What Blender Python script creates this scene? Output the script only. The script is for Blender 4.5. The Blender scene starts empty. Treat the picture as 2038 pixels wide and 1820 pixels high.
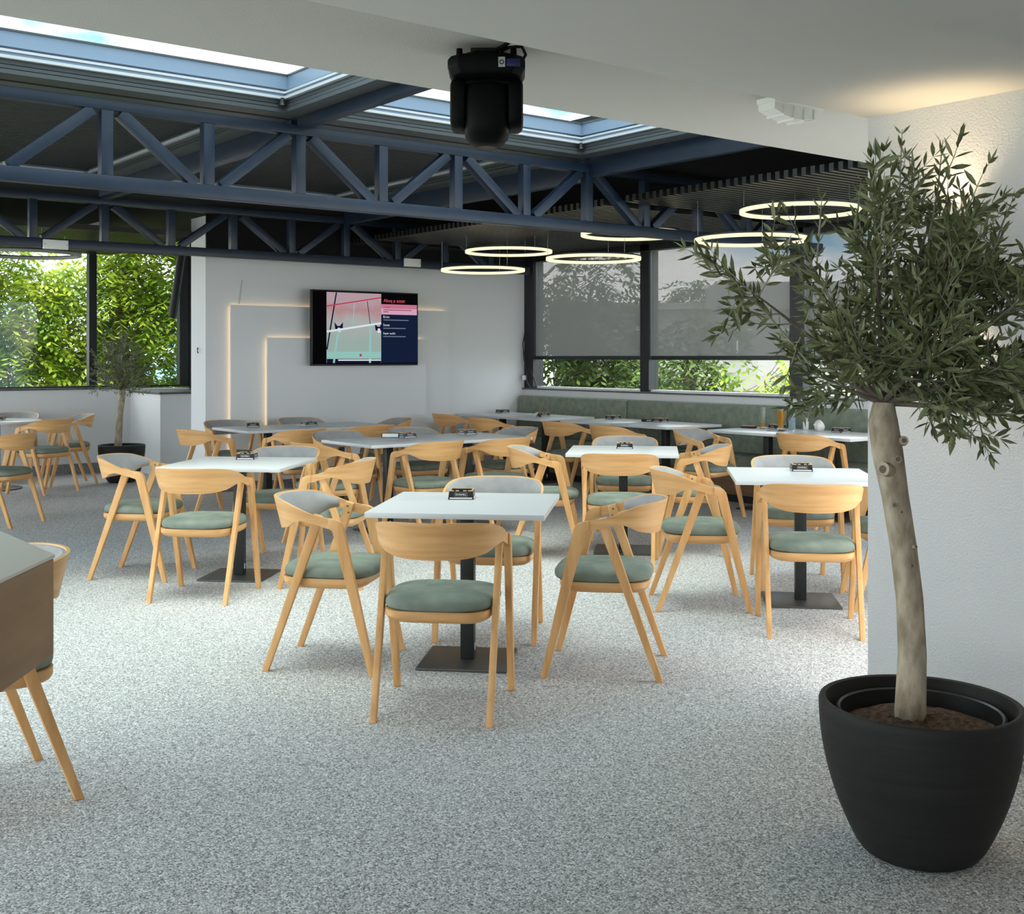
import bpy, bmesh, math, random
from mathutils import Vector, Matrix
random.seed(7)
R = math.radians
scene = bpy.context.scene
COL = scene.collection

# ------------------------------------------------------------------ camera
cd = bpy.data.cameras.new('camera'); cam = bpy.data.objects.new('camera', cd); COL.objects.link(cam)
cam.location = (0, 0, 1.432); cam.rotation_euler = (R(90), 0, R(-38))
cd.sensor_fit = 'HORIZONTAL'; cd.sensor_width = 36.0; cd.lens = 2320 / 2038 * 36
cd.shift_y = -(910 - 711) / 2038; cd.clip_start = 0.05; cd.clip_end = 500
scene.camera = cam
FW = Vector((math.cos(R(52)), math.sin(R(52)), 0)); RT = Vector((math.sin(R(52)), -math.cos(R(52)), 0))

# ------------------------------------------------------------------ world, sun, exposure
w = bpy.data.worlds.new('sky'); scene.world = w; w.use_nodes = True
nt = w.node_tree; nt.nodes.clear()
o_ = nt.nodes.new('ShaderNodeOutputWorld'); bg = nt.nodes.new('ShaderNodeBackground')
tc = nt.nodes.new('ShaderNodeTexCoord'); nz = nt.nodes.new('ShaderNodeTexNoise'); rp = nt.nodes.new('ShaderNodeValToRGB')
mp = nt.nodes.new('ShaderNodeMapping'); mp.inputs['Scale'].default_value = (1, 1, 2.2); mp.inputs['Location'].default_value = (0.35, 0.1, 0.2)
nz.inputs['Scale'].default_value = 4.2; nz.inputs['Detail'].default_value = 9; nz.inputs['Roughness'].default_value = .55
rp.color_ramp.elements[0].position = .405; rp.color_ramp.elements[0].color = (.19, .46, .66, 1)
rp.color_ramp.elements[1].position = .515; rp.color_ramp.elements[1].color = (1.0, .965, .92, 1)
nt.links.new(tc.outputs['Generated'], mp.inputs[0]); nt.links.new(mp.outputs[0], nz.inputs['Vector'])
nt.links.new(nz.outputs['Fac'], rp.inputs[0]); nt.links.new(rp.outputs[0], bg.inputs['Color']); nt.links.new(bg.outputs[0], o_.inputs[0])
bg.inputs['Strength'].default_value = 2.95
sd = bpy.data.lights.new('sun', 'SUN'); sun = bpy.data.objects.new('sun', sd); COL.objects.link(sun)
sd.energy = 4.8; sd.angle = R(40); sd.color = (1.0, .91, .77)
sun.rotation_euler = Vector((.10, .22, -1)).to_track_quat('-Z', 'Y').to_euler(); sun.location = (2, 8, 20)
vs = scene.view_settings; vs.view_transform = 'Standard'; vs.look = 'None'; vs.gamma = 1; vs.use_curve_mapping = False; vs.exposure = .8
scene.cycles.max_bounces = 10; scene.cycles.diffuse_bounces = 5; scene.cycles.transparent_max_bounces = 16

# ------------------------------------------------------------------ materials
MATS = {}
def pm(name, col, rough=.6, metal=0, spec=.5, noise=None, bump=None, emit=None, trans=0, ior=1.45, coat=0):
    m = bpy.data.materials.new(name); m.use_nodes = True; n = m.node_tree.nodes; l = m.node_tree.links
    b = n['Principled BSDF']; b.inputs['Base Color'].default_value = (*col, 1); b.inputs['Roughness'].default_value = rough
    b.inputs['Metallic'].default_value = metal; b.inputs['Specular IOR Level'].default_value = spec
    b.inputs['Transmission Weight'].default_value = trans; b.inputs['IOR'].default_value = ior
    b.inputs['Coat Weight'].default_value = coat
    t = n.new('ShaderNodeTexCoord')
    if noise:   # (scale xyz, col2, lo, hi, detail)
        sc, c2, lo, hi, det = noise
        mpn = n.new('ShaderNodeMapping'); mpn.inputs['Scale'].default_value = sc
        z = n.new('ShaderNodeTexNoise'); z.inputs['Scale'].default_value = 1; z.inputs['Detail'].default_value = det
        r = n.new('ShaderNodeValToRGB'); r.color_ramp.elements[0].position = lo; r.color_ramp.elements[1].position = hi
        r.color_ramp.elements[0].color = (*col, 1); r.color_ramp.elements[1].color = (*c2, 1)
        l.new(t.outputs['Object'], mpn.inputs[0]); l.new(mpn.outputs[0], z.inputs['Vector']); l.new(z.outputs['Fac'], r.inputs[0]); l.new(r.outputs[0], b.inputs['Base Color'])
    if bump:    # (scale, strength, distance)
        z2 = n.new('ShaderNodeTexNoise'); z2.inputs['Scale'].default_value = bump[0]; z2.inputs['Detail'].default_value = 4
        bp = n.new('ShaderNodeBump'); bp.inputs['Strength'].default_value = bump[1]; bp.inputs['Distance'].default_value = bump[2]
        l.new(t.outputs['Object'], z2.inputs['Vector']); l.new(z2.outputs['Fac'], bp.inputs['Height']); l.new(bp.outputs[0], b.inputs['Normal'])
    if emit:
        b.inputs['Emission Color'].default_value = (*emit[0], 1); b.inputs['Emission Strength'].default_value = emit[1]
    MATS[name] = m; return m
def emis(name, col, s):
    m = bpy.data.materials.new(name); m.use_nodes = True; n = m.node_tree.nodes; n.clear()
    e = n.new('ShaderNodeEmission'); e.inputs[0].default_value = (*col, 1); e.inputs[1].default_value = s
    o = n.new('ShaderNodeOutputMaterial'); m.node_tree.links.new(e.outputs[0], o.inputs[0]); MATS[name] = m; return m
def glassy(name, tint, gloss=.06, rough=0.0, diff=None):
    """thin pane or mesh: tinted transparency + a little gloss (+ diffuse weave)"""
    m = bpy.data.materials.new(name); m.use_nodes = True; n = m.node_tree.nodes; l = m.node_tree.links; n.clear()
    tr = n.new('ShaderNodeBsdfTransparent'); tr.inputs[0].default_value = (*tint, 1)
    if diff is None:
        g = n.new('ShaderNodeBsdfGlossy'); g.inputs['Roughness'].default_value = rough
    else:
        g = n.new('ShaderNodeBsdfDiffuse'); g.inputs[0].default_value = (*diff, 1)
    mx = n.new('ShaderNodeMixShader'); mx.inputs[0].default_value = gloss
    l.new(tr.outputs[0], mx.inputs[1]); l.new(g.outputs[0], mx.inputs[2])
    o = n.new('ShaderNodeOutputMaterial'); l.new(mx.outputs[0], o.inputs[0]); MATS[name] = m; return m

# stone carpet floor
def floor_mat():
    m = bpy.data.materials.new('stone_carpet'); m.use_nodes = True; n = m.node_tree.nodes; l = m.node_tree.links; b = n['Principled BSDF']
    t = n.new('ShaderNodeTexCoord'); v = n.new('ShaderNodeTexVoronoi'); v.inputs['Scale'].default_value = 190
    bw = n.new('ShaderNodeSeparateColor'); r = n.new('ShaderNodeValToRGB'); e = r.color_ramp.elements
    e[0].position = 0; e[0].color = (.14, .14, .14, 1); e[1].position = 1; e[1].color = (.80, .80, .79, 1)
    x = r.color_ramp.elements.new(.28); x.color = (.37, .37, .365, 1); x = r.color_ramp.elements.new(.7); x.color = (.56, .56, .555, 1)
    l.new(t.outputs['Object'], v.inputs['Vector']); l.new(v.outputs['Color'], bw.inputs[0]); l.new(bw.outputs[0], r.inputs[0])
    z = n.new('ShaderNodeTexNoise'); z.inputs['Scale'].default_value = 55; z.inputs['Detail'].default_value = 3
    mx = n.new('ShaderNodeMix'); mx.data_type = 'RGBA'; mx.blend_type = 'MULTIPLY'; mx.inputs[0].default_value = .35
    r2 = n.new('ShaderNodeValToRGB'); r2.color_ramp.elements[0].position = .38; r2.color_ramp.elements[0].color = (.5, .5, .5, 1)
    r2.color_ramp.elements[1].position = .6; r2.color_ramp.elements[1].color = (1.1, 1.1, 1.1, 1)
    l.new(t.outputs['Object'], z.inputs['Vector']); l.new(z.outputs['Fac'], r2.inputs[0]); l.new(r.outputs[0], mx.inputs[6]); l.new(r2.outputs[0], mx.inputs[7])
    l.new(mx.outputs[2], b.inputs['Base Color']); b.inputs['Roughness'].default_value = .85
    bp = n.new('ShaderNodeBump'); bp.inputs['Strength'].default_value = .55; bp.inputs['Distance'].default_value = .004
    l.new(v.outputs['Distance'], bp.inputs['Height']); bp.invert = True; l.new(bp.outputs[0], b.inputs['Normal'])
    MATS['floor'] = m
floor_mat()
pm('white_wall', (.74, .745, .75), .85, bump=(90, .25, .004))
pm('rough_wall', (.60, .605, .61), .9, bump=(120, .6, .006))
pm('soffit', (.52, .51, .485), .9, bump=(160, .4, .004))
pm('matt_black', (.0025, .0025, .003), .5, spec=.12)
pm('ceiling_white', (.63, .625, .605), .9, bump=(120, .12, .003))
pm('pebble_dark', (.09, .09, .095), .9, noise=((140, 140, 140), (.34, .34, .35), .35, .65, 3), bump=(140, .6, .005))
pm('beech', (.60, .30, .105), .42, noise=((22, 22, 2), (.78, .45, .19), .32, .68, 6))
pm('beech_ply', (.58, .29, .10), .40, noise=((2.2, 2.2, 26), (.79, .46, .20), .30, .66, 7))
pm('seat_green', (.155, .185, .150), .85, noise=((9, 9, 9), (.24, .275, .225), .35, .7, 6))
pm('back_grey', (.30, .295, .30), .9, noise=((14, 14, 14), (.38, .375, .37), .3, .7, 6))
pm('table_white', (.66, .66, .665), .28, spec=.4)
pm('black_steel', (.022, .025, .024), .42, metal=.3)
pm('base_steel', (.10, .10, .095), .42, metal=.6)
pm('navy_steel', (.010, .019, .038), .36, spec=.45, noise=((6, 6, 6), (.015, .026, .050), .3, .7, 5))
pm('navy_frame', (.20, .265, .37), .35, spec=.5)
pm('rail_dark', (.060, .068, .074), .4)
pm('rail_light', (.52, .54, .57), .35)
pm('rib_panel', (.035, .040, .042), .5)
pm('black_void', (.004, .004, .004), .8)
pm('slat_black', (.015, .014, .013), .30, spec=.6)
pm('frame_black', (.012, .013, .015), .4)
pm('sill_dark', (.07, .075, .075), .5, noise=((30, 30, 30), (.13, .135, .135), .3, .7, 3))
pm('bench_green', (.17, .195, .145), .85, noise=((16, 16, 16), (.25, .28, .215), .3, .7, 6))
pm('brown_wood', (.16, .085, .045), .5, noise=((2, 2, 14), (.24, .135, .07), .3, .7, 6))
pm('counter_top', (.78, .73, .66), .4)
pm('counter_side', (.30, .165, .075), .5, noise=((2.5, 2.5, 12), (.44, .26, .13), .3, .7, 6))
pm('black_plastic', (.006, .006, .007), .42)
pm('black_gloss', (.006, .006, .007), .12)
pm('white_plastic', (.80, .80, .78), .45)
pm('grey_plate', (.42, .42, .42), .5)
pm('pot_black', (.013, .0125, .012), .6, spec=.3, noise=((3, 3, 60), (.020, .019, .018), .3, .7, 4))
pm('pot_inner', (.018, .019, .020), .30)
pm('soil', (.045, .028, .018), .95, noise=((60, 60, 60), (.14, .08, .05), .4, .65, 4), bump=(60, 1, .02))
pm('bark', (.26, .205, .14), .85, noise=((30, 30, 12), (.47, .40, .30), .35, .65, 6), bump=(60, .5, .006))
pm('bark_dark', (.10, .08, .06), .9, noise=((20, 20, 6), (.17, .14, .11), .3, .7, 4))
pm('twig', (.26, .27, .20), .8)
pm('olive_leaf', (.085, .102, .035), .40, noise=((22, 22, 22), (.21, .235, .115), .38, .66, 2))
def leafmat(name, c1, c2, sc, trans):
    m = pm(name, c1, .5, noise=((sc, sc, sc), c2, .38, .62, 3)); n = m.node_tree.nodes; l = m.node_tree.links
    b = n['Principled BSDF']; ramp = [x for x in n if x.type == 'VALTORGB'][0]; out = [x for x in n if x.type == 'OUTPUT_MATERIAL'][0]
    tl = n.new('ShaderNodeBsdfTranslucent'); mx = n.new('ShaderNodeMixShader'); mx.inputs[0].default_value = trans
    l.new(ramp.outputs[0], tl.inputs[0]); l.new(b.outputs[0], mx.inputs[1]); l.new(tl.outputs[0], mx.inputs[2]); l.new(mx.outputs[0], out.inputs[0])
leafmat('tree_leaf', (.12, .23, .014), (.37, .47, .032), 2.2, .4)
leafmat('tree_leaf_dark', (.030, .075, .014), (.13, .20, .03), 3, .35)
pm('facade', (.23, .225, .215), .9, noise=((.4, .4, .4), (.28, .275, .265), .3, .7, 4))
pm('far_glass', (.10, .12, .14), .2)
pm('ground_out', (.16, .18, .12), .95, noise=((.2, .2, .2), (.22, .24, .15), .3, .7, 4))
glassy('sky_glass', (.66, .72, .73), .05)
glassy('clear_glass', (.97, .985, .98), .015)
def blind():
    m = bpy.data.materials.new('blind_mesh'); m.use_nodes = True; n = m.node_tree.nodes; l = m.node_tree.links; n.clear()
    tr = n.new('ShaderNodeBsdfTransparent'); tr.inputs[0].default_value = (.40, .40, .41, 1)
    d = n.new('ShaderNodeBsdfDiffuse'); d.inputs[0].default_value = (.30, .295, .285, 1); t = n.new('ShaderNodeBsdfTranslucent'); t.inputs[0].default_value = (.24, .235, .225, 1)
    a = n.new('ShaderNodeAddShader'); mx = n.new('ShaderNodeMixShader'); mx.inputs[0].default_value = .30; o = n.new('ShaderNodeOutputMaterial')
    l.new(d.outputs[0], a.inputs[0]); l.new(t.outputs[0], a.inputs[1]); l.new(tr.outputs[0], mx.inputs[1]); l.new(a.outputs[0], mx.inputs[2]); l.new(mx.outputs[0], o.inputs[0]); MATS['blind_mesh'] = m
blind()
pm('drink_glass', (.95, .97, .97), .02, trans=1, ior=1.3)
pm('beer', (.90, .42, .02), .05, trans=.6, ior=1.3)
pm('bottle_blue', (.70, .87, .96), .05, trans=.8, ior=1.3)
pm('paper', (.80, .78, .74), .8)
pm('tan_wood', (.62, .42, .25), .6)
pm('phone_red', (.10, .03, .03), .3)
pm('steel', (.55, .55, .55), .25, metal=1)
emis('ring_light', (1.0, .90, .58), .72)
emis('led_warm', (1.0, .68, .32), 2.0)
emis('lamp_warm', (1.0, .78, .42), 6.0)
pm('ring_off', (.30, .31, .27), .4)

# ------------------------------------------------------------------ mesh helper
class MB:
    def __init__(s): s.v = []; s.f = []; s.smooth = False
    def add(s, vs, fs):
        k = len(s.v); s.v += [tuple(p) for p in vs]; s.f += [tuple(i + k for i in f) for f in fs]; return s
    def box(s, x0, x1, y0, y1, z0, z1):
        return s.add([(x0, y0, z0), (x1, y0, z0), (x1, y1, z0), (x0, y1, z0), (x0, y0, z1), (x1, y0, z1), (x1, y1, z1), (x0, y1, z1)],
                     [(0, 3, 2, 1), (4, 5, 6, 7), (0, 1, 5, 4), (1, 2, 6, 5), (2, 3, 7, 6), (3, 0, 4, 7)])
    def bar(s, a, b, wd, ht, up=(0, 0, 1)):
        a = Vector(a); b = Vector(b); d = (b - a).normalized(); u = Vector(up)
        sd = d.cross(u)
        if sd.length < 1e-4: sd = Vector((1, 0, 0))
        sd.normalize(); u = sd.cross(d).normalized(); sd = sd * wd / 2; u = u * ht / 2
        vs = [a - sd - u, a + sd - u, a + sd + u, a - sd + u, b - sd - u, b + sd - u, b + sd + u, b - sd + u]
        return s.add(vs, [(0, 1, 2, 3), (7, 6, 5, 4), (0, 4, 5, 1), (1, 5, 6, 2), (2, 6, 7, 3), (3, 7, 4, 0)])
    def tube(s, pts, rad, n=10, cap=True):
        pts = [Vector(p) for p in pts]; rad = rad if hasattr(rad, '__len__') else [rad] * len(pts)
        rings = []; ref = Vector((.31, .17, .93))
        for i, p in enumerate(pts):
            d = (pts[min(i + 1, len(pts) - 1)] - pts[max(i - 1, 0)]).normalized()
            if abs(d.dot(ref)) > .98: ref = Vector((1, 0, 0))
            a = d.cross(ref).normalized(); b = d.cross(a)
            rings.append([p + (a * math.cos(2 * math.pi * k / n) + b * math.sin(2 * math.pi * k / n)) * rad[i] for k in range(n)])
        vs = [q for r in rings for q in r]; fs = []
        for i in range(len(pts) - 1):
            for k in range(n): fs.append((i * n + k, i * n + (k + 1) % n, (i + 1) * n + (k + 1) % n, (i + 1) * n + k))
        if cap: fs += [tuple(range(n))[::-1], tuple((len(pts) - 1) * n + k for k in range(n))]
        s.smooth = True; return s.add(vs, fs)
    def lathe(s, prof, n=32, c=(0, 0, 0)):
        vs = []; fs = []
        for r, z in prof:
            for k in range(n): a = 2 * math.pi * k / n; vs.append((c[0] + r * math.cos(a), c[1] + r * math.sin(a), c[2] + z))
        for i in range(len(prof) - 1):
            for k in range(n): fs.append((i * n + k, i * n + (k + 1) % n, (i + 1) * n + (k + 1) % n, (i + 1) * n + k))
        s.smooth = True; return s.add(vs, fs)
    def disc(s, c, r, n=24, ax='z'):
        vs = []
        for k in range(n):
            a = 2 * math.pi * k / n; p, q = r * math.cos(a), r * math.sin(a)
            vs.append((c[0] + p, c[1] + q, c[2]) if ax == 'z' else ((c[0] + p, c[1], c[2] + q) if ax == 'y' else (c[0], c[1] + p, c[2] + q)))
        return s.add(vs, [tuple(range(n))])
    def prism(s, poly, z0, z1):
        n = len(poly); vs = [(x, y, z0) for x, y in poly] + [(x, y, z1) for x, y in poly]
        return s.add(vs, [tuple(range(n))[::-1], tuple(range(n, 2 * n))] + [(i, (i + 1) % n, n + (i + 1) % n, n + i) for i in range(n)])
    def rings(s, rings, close=True):
        n = len(rings[0]); vs = [p for r in rings for p in r]; fs = []
        for i in range(len(rings) - 1):
            for k in range(n): fs.append((i * n + k, i * n + (k + 1) % n, (i + 1) * n + (k + 1) % n, (i + 1) * n + k))
        if close: fs += [tuple(range(n))[::-1], tuple((len(rings) - 1) * n + k for k in range(n))]
        s.smooth = True; return s.add(vs, fs)
    def mesh(s, name, mat, bev=0, offset=None, auto=35):
        me = bpy.data.meshes.new(name); me.from_pydata(s.v, [], s.f); me.materials.append(MATS[mat] if isinstance(mat, str) else mat)
        bm = bmesh.new(); bm.from_mesh(me)
        if bev:
            bmesh.ops.bevel(bm, geom=[e for e in bm.edges if e.calc_face_angle(0) > .5], offset=bev, segments=2, affect='EDGES', profile=.6)
        bmesh.ops.recalc_face_normals(bm, faces=bm.faces)
        if offset is not None: bmesh.ops.translate(bm, verts=bm.verts, vec=-Vector(offset))
        for f in bm.faces: f.smooth = s.smooth or bev > 0
        for e in bm.edges:
            if len(e.link_faces) == 2 and e.calc_face_angle(0) > R(auto): e.smooth = False
        bm.to_mesh(me); bm.free(); return me
    def build(s, name, mat, parent=None, bev=0, world=False):
        off = parent.location if (world and parent is not None) else None
        if world and parent is not None and parent.parent is not None: off = parent.parent.location + parent.location
        return link(name, s.mesh(name, mat, bev, off), parent)
def link(name, me, parent=None):
    o = bpy.data.objects.new(name, me); COL.objects.link(o)
    if parent is not None: o.parent = parent
    return o
def tag(o, label=None, cat=None, group=None, kind=None):
    if label: o['label'] = label
    if cat: o['category'] = cat
    if group: o['group'] = group
    if kind: o['kind'] = kind
    return o
def thing(name, label, cat, loc=(0, 0, 0), rz=0, group=None, kind=None):
    o = bpy.data.objects.new(name, None); COL.objects.link(o); o.location = loc; o.rotation_euler = (0, 0, rz); o.empty_display_size = .1
    return tag(o, label, cat, group, kind)
def struct(name, mb, mat, label=None, bev=0):
    return tag(mb.build(name, mat, None, bev), label, None, None, 'structure')
def copy_tree(o, parent=None):
    c = o.copy(); COL.objects.link(c); c.parent = parent
    for ch in list(o.children): copy_tree(ch, c)
    return c
def text_mesh(body, size, mat, name='text', depth=0, align='CENTER'):
    cu = bpy.data.curves.new('t', 'FONT'); cu.body = body; cu.size = size; cu.align_x = align; cu.align_y = 'CENTER'; cu.extrude = depth
    ob = bpy.data.objects.new('t', cu); COL.objects.link(ob); dg = bpy.context.evaluated_depsgraph_get(); dg.update()
    me = bpy.data.meshes.new_from_object(ob.evaluated_get(dg)); me.name = name; me.materials.clear(); me.materials.append(MATS[mat])
    bpy.data.objects.remove(ob); bpy.data.curves.remove(cu); return me

# ================================================================== SETTING
struct('floor', MB().box(-4.5, 9.6, -4.0, 14.75, -.25, 0), 'floor', 'grey speckled stone carpet floor')
# near ceiling, three steps that rise towards the roof opening
struct('ceiling', MB().box(-4.5, 3.85, -4.0, 1.59, 2.25, 3.35), 'ceiling_white', 'lowest white plaster ceiling above the viewer')
struct('ceiling', MB().box(-4.5, 3.85, 1.59, 2.70, 2.354, 3.35), 'ceiling_white', 'white plaster ceiling strip beside the olive tree wall')
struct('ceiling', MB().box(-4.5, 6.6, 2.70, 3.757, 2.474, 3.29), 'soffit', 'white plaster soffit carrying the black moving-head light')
struct('wall_right', MB().box(3.85, 4.25, -4.0, 2.698, 0, 3.35), 'rough_wall', 'rough white plaster wall behind the big potted olive tree')
struct('wall_rear_added', MB().box(-4.5, 4.25, -4.2, -4.0, 0, 3.35), 'white_wall', 'unseen white wall added behind the viewer to dim the near floor')  # unseen, added to close the rear and cut light on the near floor
struct('baseboard_right', MB().box(3.838, 3.85, -4.0, 2.698, 0, .055), 'pebble_dark', 'speckled grey stone base strip')

# TV partition wall
tvw = struct('wall_back', MB().box(5.01, 9.30, 11.65, 12.03, 0, 2.92), 'white_wall', 'white partition wall with the television and stepped panels')
struct('trim_1', MB().box(5.012, 9.3, 11.63, 11.65, 2.492, 3.2), 'black_void', 'black cladding above the television wall')
struct('baseboard_back', MB().box(5.01, 9.3, 11.632, 11.65, 0, .10), 'pebble_dark', 'speckled dark stone base strip under the television wall')
# stepped relief panels with hidden warm led strips
pan = tag(MB().box(5.27, 8.095, 11.590, 11.620, .10, 1.988).build('relief_panel', 'white_wall'), None, None, None, 'structure')
pan['label'] = 'large white relief panel with warm backlight on the television wall'
MB().box(5.30, 8.06, 11.624, 11.630, 1.955, 1.972).build('led_strip', 'led_warm', pan)
MB().box(5.285, 5.300, 11.624, 11.630, .2, 1.965).build('led_strip', 'led_warm', pan)
MB().box(5.35, 8.0, 11.62, 11.65, .3, 1.9).build('batten', 'white_wall', pan)
pan2 = tag(MB().box(5.665, 7.72, 11.530, 11.560, .10, 1.643).build('relief_panel', 'white_wall'), None, None, None, 'structure')
pan2['label'] = 'smaller inner white relief panel with warm backlight below the television'
MB().box(5.695, 7.69, 11.564, 11.570, 1.61, 1.627).build('led_strip', 'led_warm', pan2)
MB().box(5.680, 5.695, 11.564, 11.570, .2, 1.62).build('led_strip', 'led_warm', pan2)
MB().box(5.75, 7.62, 11.56, 11.59, .3, 1.56).build('batten', 'white_wall', pan2)

# left low wall with window band
struct('wall_left', MB().box(-4.5, 9.3, 14.60, 14.75, 0, 1.03), 'white_wall', 'low grey-white parapet wall under the left windows')
struct('wall_left', MB().box(5.278, 6.6, 13.60, 14.60, 0, .985), 'white_wall', 'boxed-out low wall corner beside the television partition')
struct('trim_2', MB().box(-4.5, 5.26, 14.57, 14.78, 1.03, 1.055), 'sill_dark', 'dark stone sill of the left windows', .004)
struct('trim_3', MB().box(5.258, 6.6, 13.575, 14.78, .985, 1.01), 'sill_dark', 'dark stone cap on the boxed-out low wall', .004)
struct('baseboard_left', MB().box(-4.5, 5.278, 14.58, 14.60, 0, .12), 'pebble_dark', 'speckled dark stone base strip under the left windows')
struct('baseboard_left', MB().box(5.27, 6.6, 13.58, 13.60, 0, .12), 'pebble_dark', 'speckled dark stone base strip of the boxed-out wall')
win1 = tag(thing('window_1', None, None, (4.0, 14.66, 1.055)), 'long clear window band in front of the green trees', None, None, 'structure')
for x0, x1 in ((-4.45, -4.3), (-.35, -.25), (2.05, 2.15), (4.765, 4.86), (5.93, 6.06)):
    MB().box(x0, x1, 14.61, 14.71, 1.055, 2.85).build('mullion', 'frame_black', win1, world=True)
MB().box(-4.45, 6.06, 14.61, 14.71, 2.75, 2.85).build('head_rail', 'frame_black', win1, world=True)
MB().box(-4.45, 6.06, 14.62, 14.70, 1.052, 1.075).build('bottom_rail', 'frame_black', win1, world=True)
for x0, x1 in ((-4.3, -.35), (-.25, 2.05), (2.15, 4.765), (4.86, 5.93)):
    MB().box(x0, x1, 14.655, 14.661, 1.075, 2.75).build('pane', 'clear_glass', win1, world=True)
MB().box(6.06, 9.3, 14.60, 14.75, 1.0, 3.2).build('dark_panel', 'frame_black', win1, world=True)

# right window wall with bench
WX = 9.30
struct('wall_front', MB().box(WX, WX + .22, 2.4, 12.03, 0, 1.02), 'white_wall', 'low white wall behind the green bench')
struct('trim_4', MB().box(WX - .035, WX + .24, 2.4, 11.65, 1.02, 1.04), 'sill_dark', 'dark stone sill of the right windows', .004)
win2 = tag(thing('window_2', None, None, (WX + .1, 8, 1.04)), 'tall black-framed windows behind the grey blinds', None, None, 'structure')
ML = ((11.47, 11.62), (9.42, 9.56), (7.28, 7.44), (5.15, 5.30), (3.0, 3.15))
for y0, y1 in ML:
    MB().box(WX + (.0 if y1 > 11 else .02), WX + .17, y0, 12.03 if y1 > 11 else y1, 1.04, 3.0).build('mullion', 'frame_black', win2, world=True)
MB().box(WX + .02, WX + .17, 2.4, 11.62, 2.64, 3.0).build('head_rail', 'frame_black', win2, world=True)
MB().box(WX + .05, WX + .15, 2.4, 11.62, 1.04, 1.062).build('bottom_rail', 'white_plastic', win2, world=True)
for i in range(4):
    MB().box(WX + .12, WX + .126, ML[i + 1][1], ML[i][0], 1.062, 2.64).build('pane', 'clear_glass', win2, world=True)
BL = ['leftmost of the grey see-through roller blinds, next to the television wall', 'wide grey see-through roller blind in the middle window', 'grey see-through roller blind partly behind the olive crown']
for i in range(3):
    t = thing('roller_blind', BL[i], 'roller blind', (WX + .06, (ML[i + 1][1] + ML[i][0]) / 2, 1.405), group='grey roller blinds')
    y0, y1 = ML[i + 1][1] + .012, ML[i][0] - .012
    MB().box(WX + .058, WX + .0595, y0, y1, 1.44, 2.66).build('fabric', 'blind_mesh', t, world=True)
    MB().box(WX + .045, WX + .075, y0, y1, 1.40, 1.445).build('bottom_bar', 'black_steel', t, .005, world=True)

# black ceiling / closed roof (built over everything that is not skylight)
struct('ceiling', MB().box(6.36, 9.6, 2.4, 14.8, 3.02, 3.40), 'black_void', 'black void above the slat ceiling on the right')
struct('ceiling', MB().box(-4.5, 6.36, 11.06, 14.8, 3.02, 3.40), 'black_void', 'black void above the left slat ceiling')

# ================================================================== ROOF: trusses, beams, skylights
def truss(label, Y, x0, x1, zb, zt, nodes, topfirst):
    t = thing('roof_truss', label, 'truss', ((x0 + x1) / 2, Y, zb), group='navy roof trusses')
    c = .085; w_ = .08
    MB().box(x0, x1, Y - w_ / 2, Y + w_ / 2, zb, zb + c).build('bottom_chord', 'navy_steel', t, .006, world=True)
    MB().box(x0, x1, Y - w_ / 2, Y + w_ / 2, zt - .065, zt).build('top_chord', 'navy_steel', t, .006, world=True)
    m = .036
    for i, x in enumerate(nodes):
        MB().box(x - m, x + m, Y - m, Y + m, zb + c, zt - .065).build('vertical', 'navy_steel', t, .004, world=True)
        if i + 1 < len(nodes):
            xa, xb = x + .085, nodes[i + 1] - .085
            up = (i % 2 == 0) == topfirst      # node i is a top node
            za, zb2 = (zt - .07, zb + c) if up else (zb + c, zt - .07)
            d = Vector((xb - xa, 0, zb2 - za)).normalized()
            MB().bar((xa, Y, za), (xb, Y, zb2), .072, .068, (0, 0, 1)).build('diagonal', 'navy_steel', t, .004, world=True)
    return t
P = .6475
n1 = [2.4 + P * k for k in range(-6, 11)]
t1 = truss('near navy steel roof truss running across the whole room', 7.06, -2.0, WX, 2.443, 2.985, n1, True)
n2 = [3.08 + .6475 * k for k in range(-8, 9)]
t2 = truss('far navy steel roof truss in front of the television wall', 11.0, -3.0, 8.84, 2.43, 2.93, n2, False)
def cover(x0, x1, Y, z0, z1, label):
    t = tag(MB().box(x0, x1, Y - .03, Y, z0, z1).build('cover_plate', 'white_plastic', None, .003), label, 'cover plate', 'white cover plates on the far truss')
    for x in (x0 + .012, x1 - .012): MB().disc((x, Y - .0312, (z0 + z1) / 2), .004, 10, 'y').build('screw', 'black_plastic', t)
cover(3.155, 3.375, 10.955, 2.415, 2.50, 'white cover plate on the far truss above the left window')
cover(7.03, 7.24, 10.955, 2.44, 2.53, 'small white box on the far truss right of the television')

def cross_beam(label, x, z0, z1, wd, y0, y1):
    tag(MB().box(x - wd / 2, x + wd / 2, y0, y1, z0, z1).build('cross_beam', 'navy_steel', None, .006), label, 'beam', 'navy cross beams under the skylight')
cross_beam('slim navy cross beam between the two skylights', 3.705, 2.965, 3.034, .085, 3.757, 7.02)
cross_beam('slim navy cross beam left of the skylights', 1.125, 2.965, 3.034, .085, 3.757, 7.02)
cross_beam('deep navy edge beam along the slat ceiling', 6.32, 2.885, 3.034, .08, 3.757, 7.02)
cross_beam('navy cross beam behind the near truss, in the middle', 3.705, 2.90, 3.034, .085, 7.10, 10.96)
cross_beam('navy cross beam behind the near truss, at left', 1.125, 2.90, 3.034, .085, 7.10, 10.96)
cross_beam('navy edge beam behind the near truss along the slats', 6.32, 2.86, 3.034, .08, 7.10, 10.96)

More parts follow.
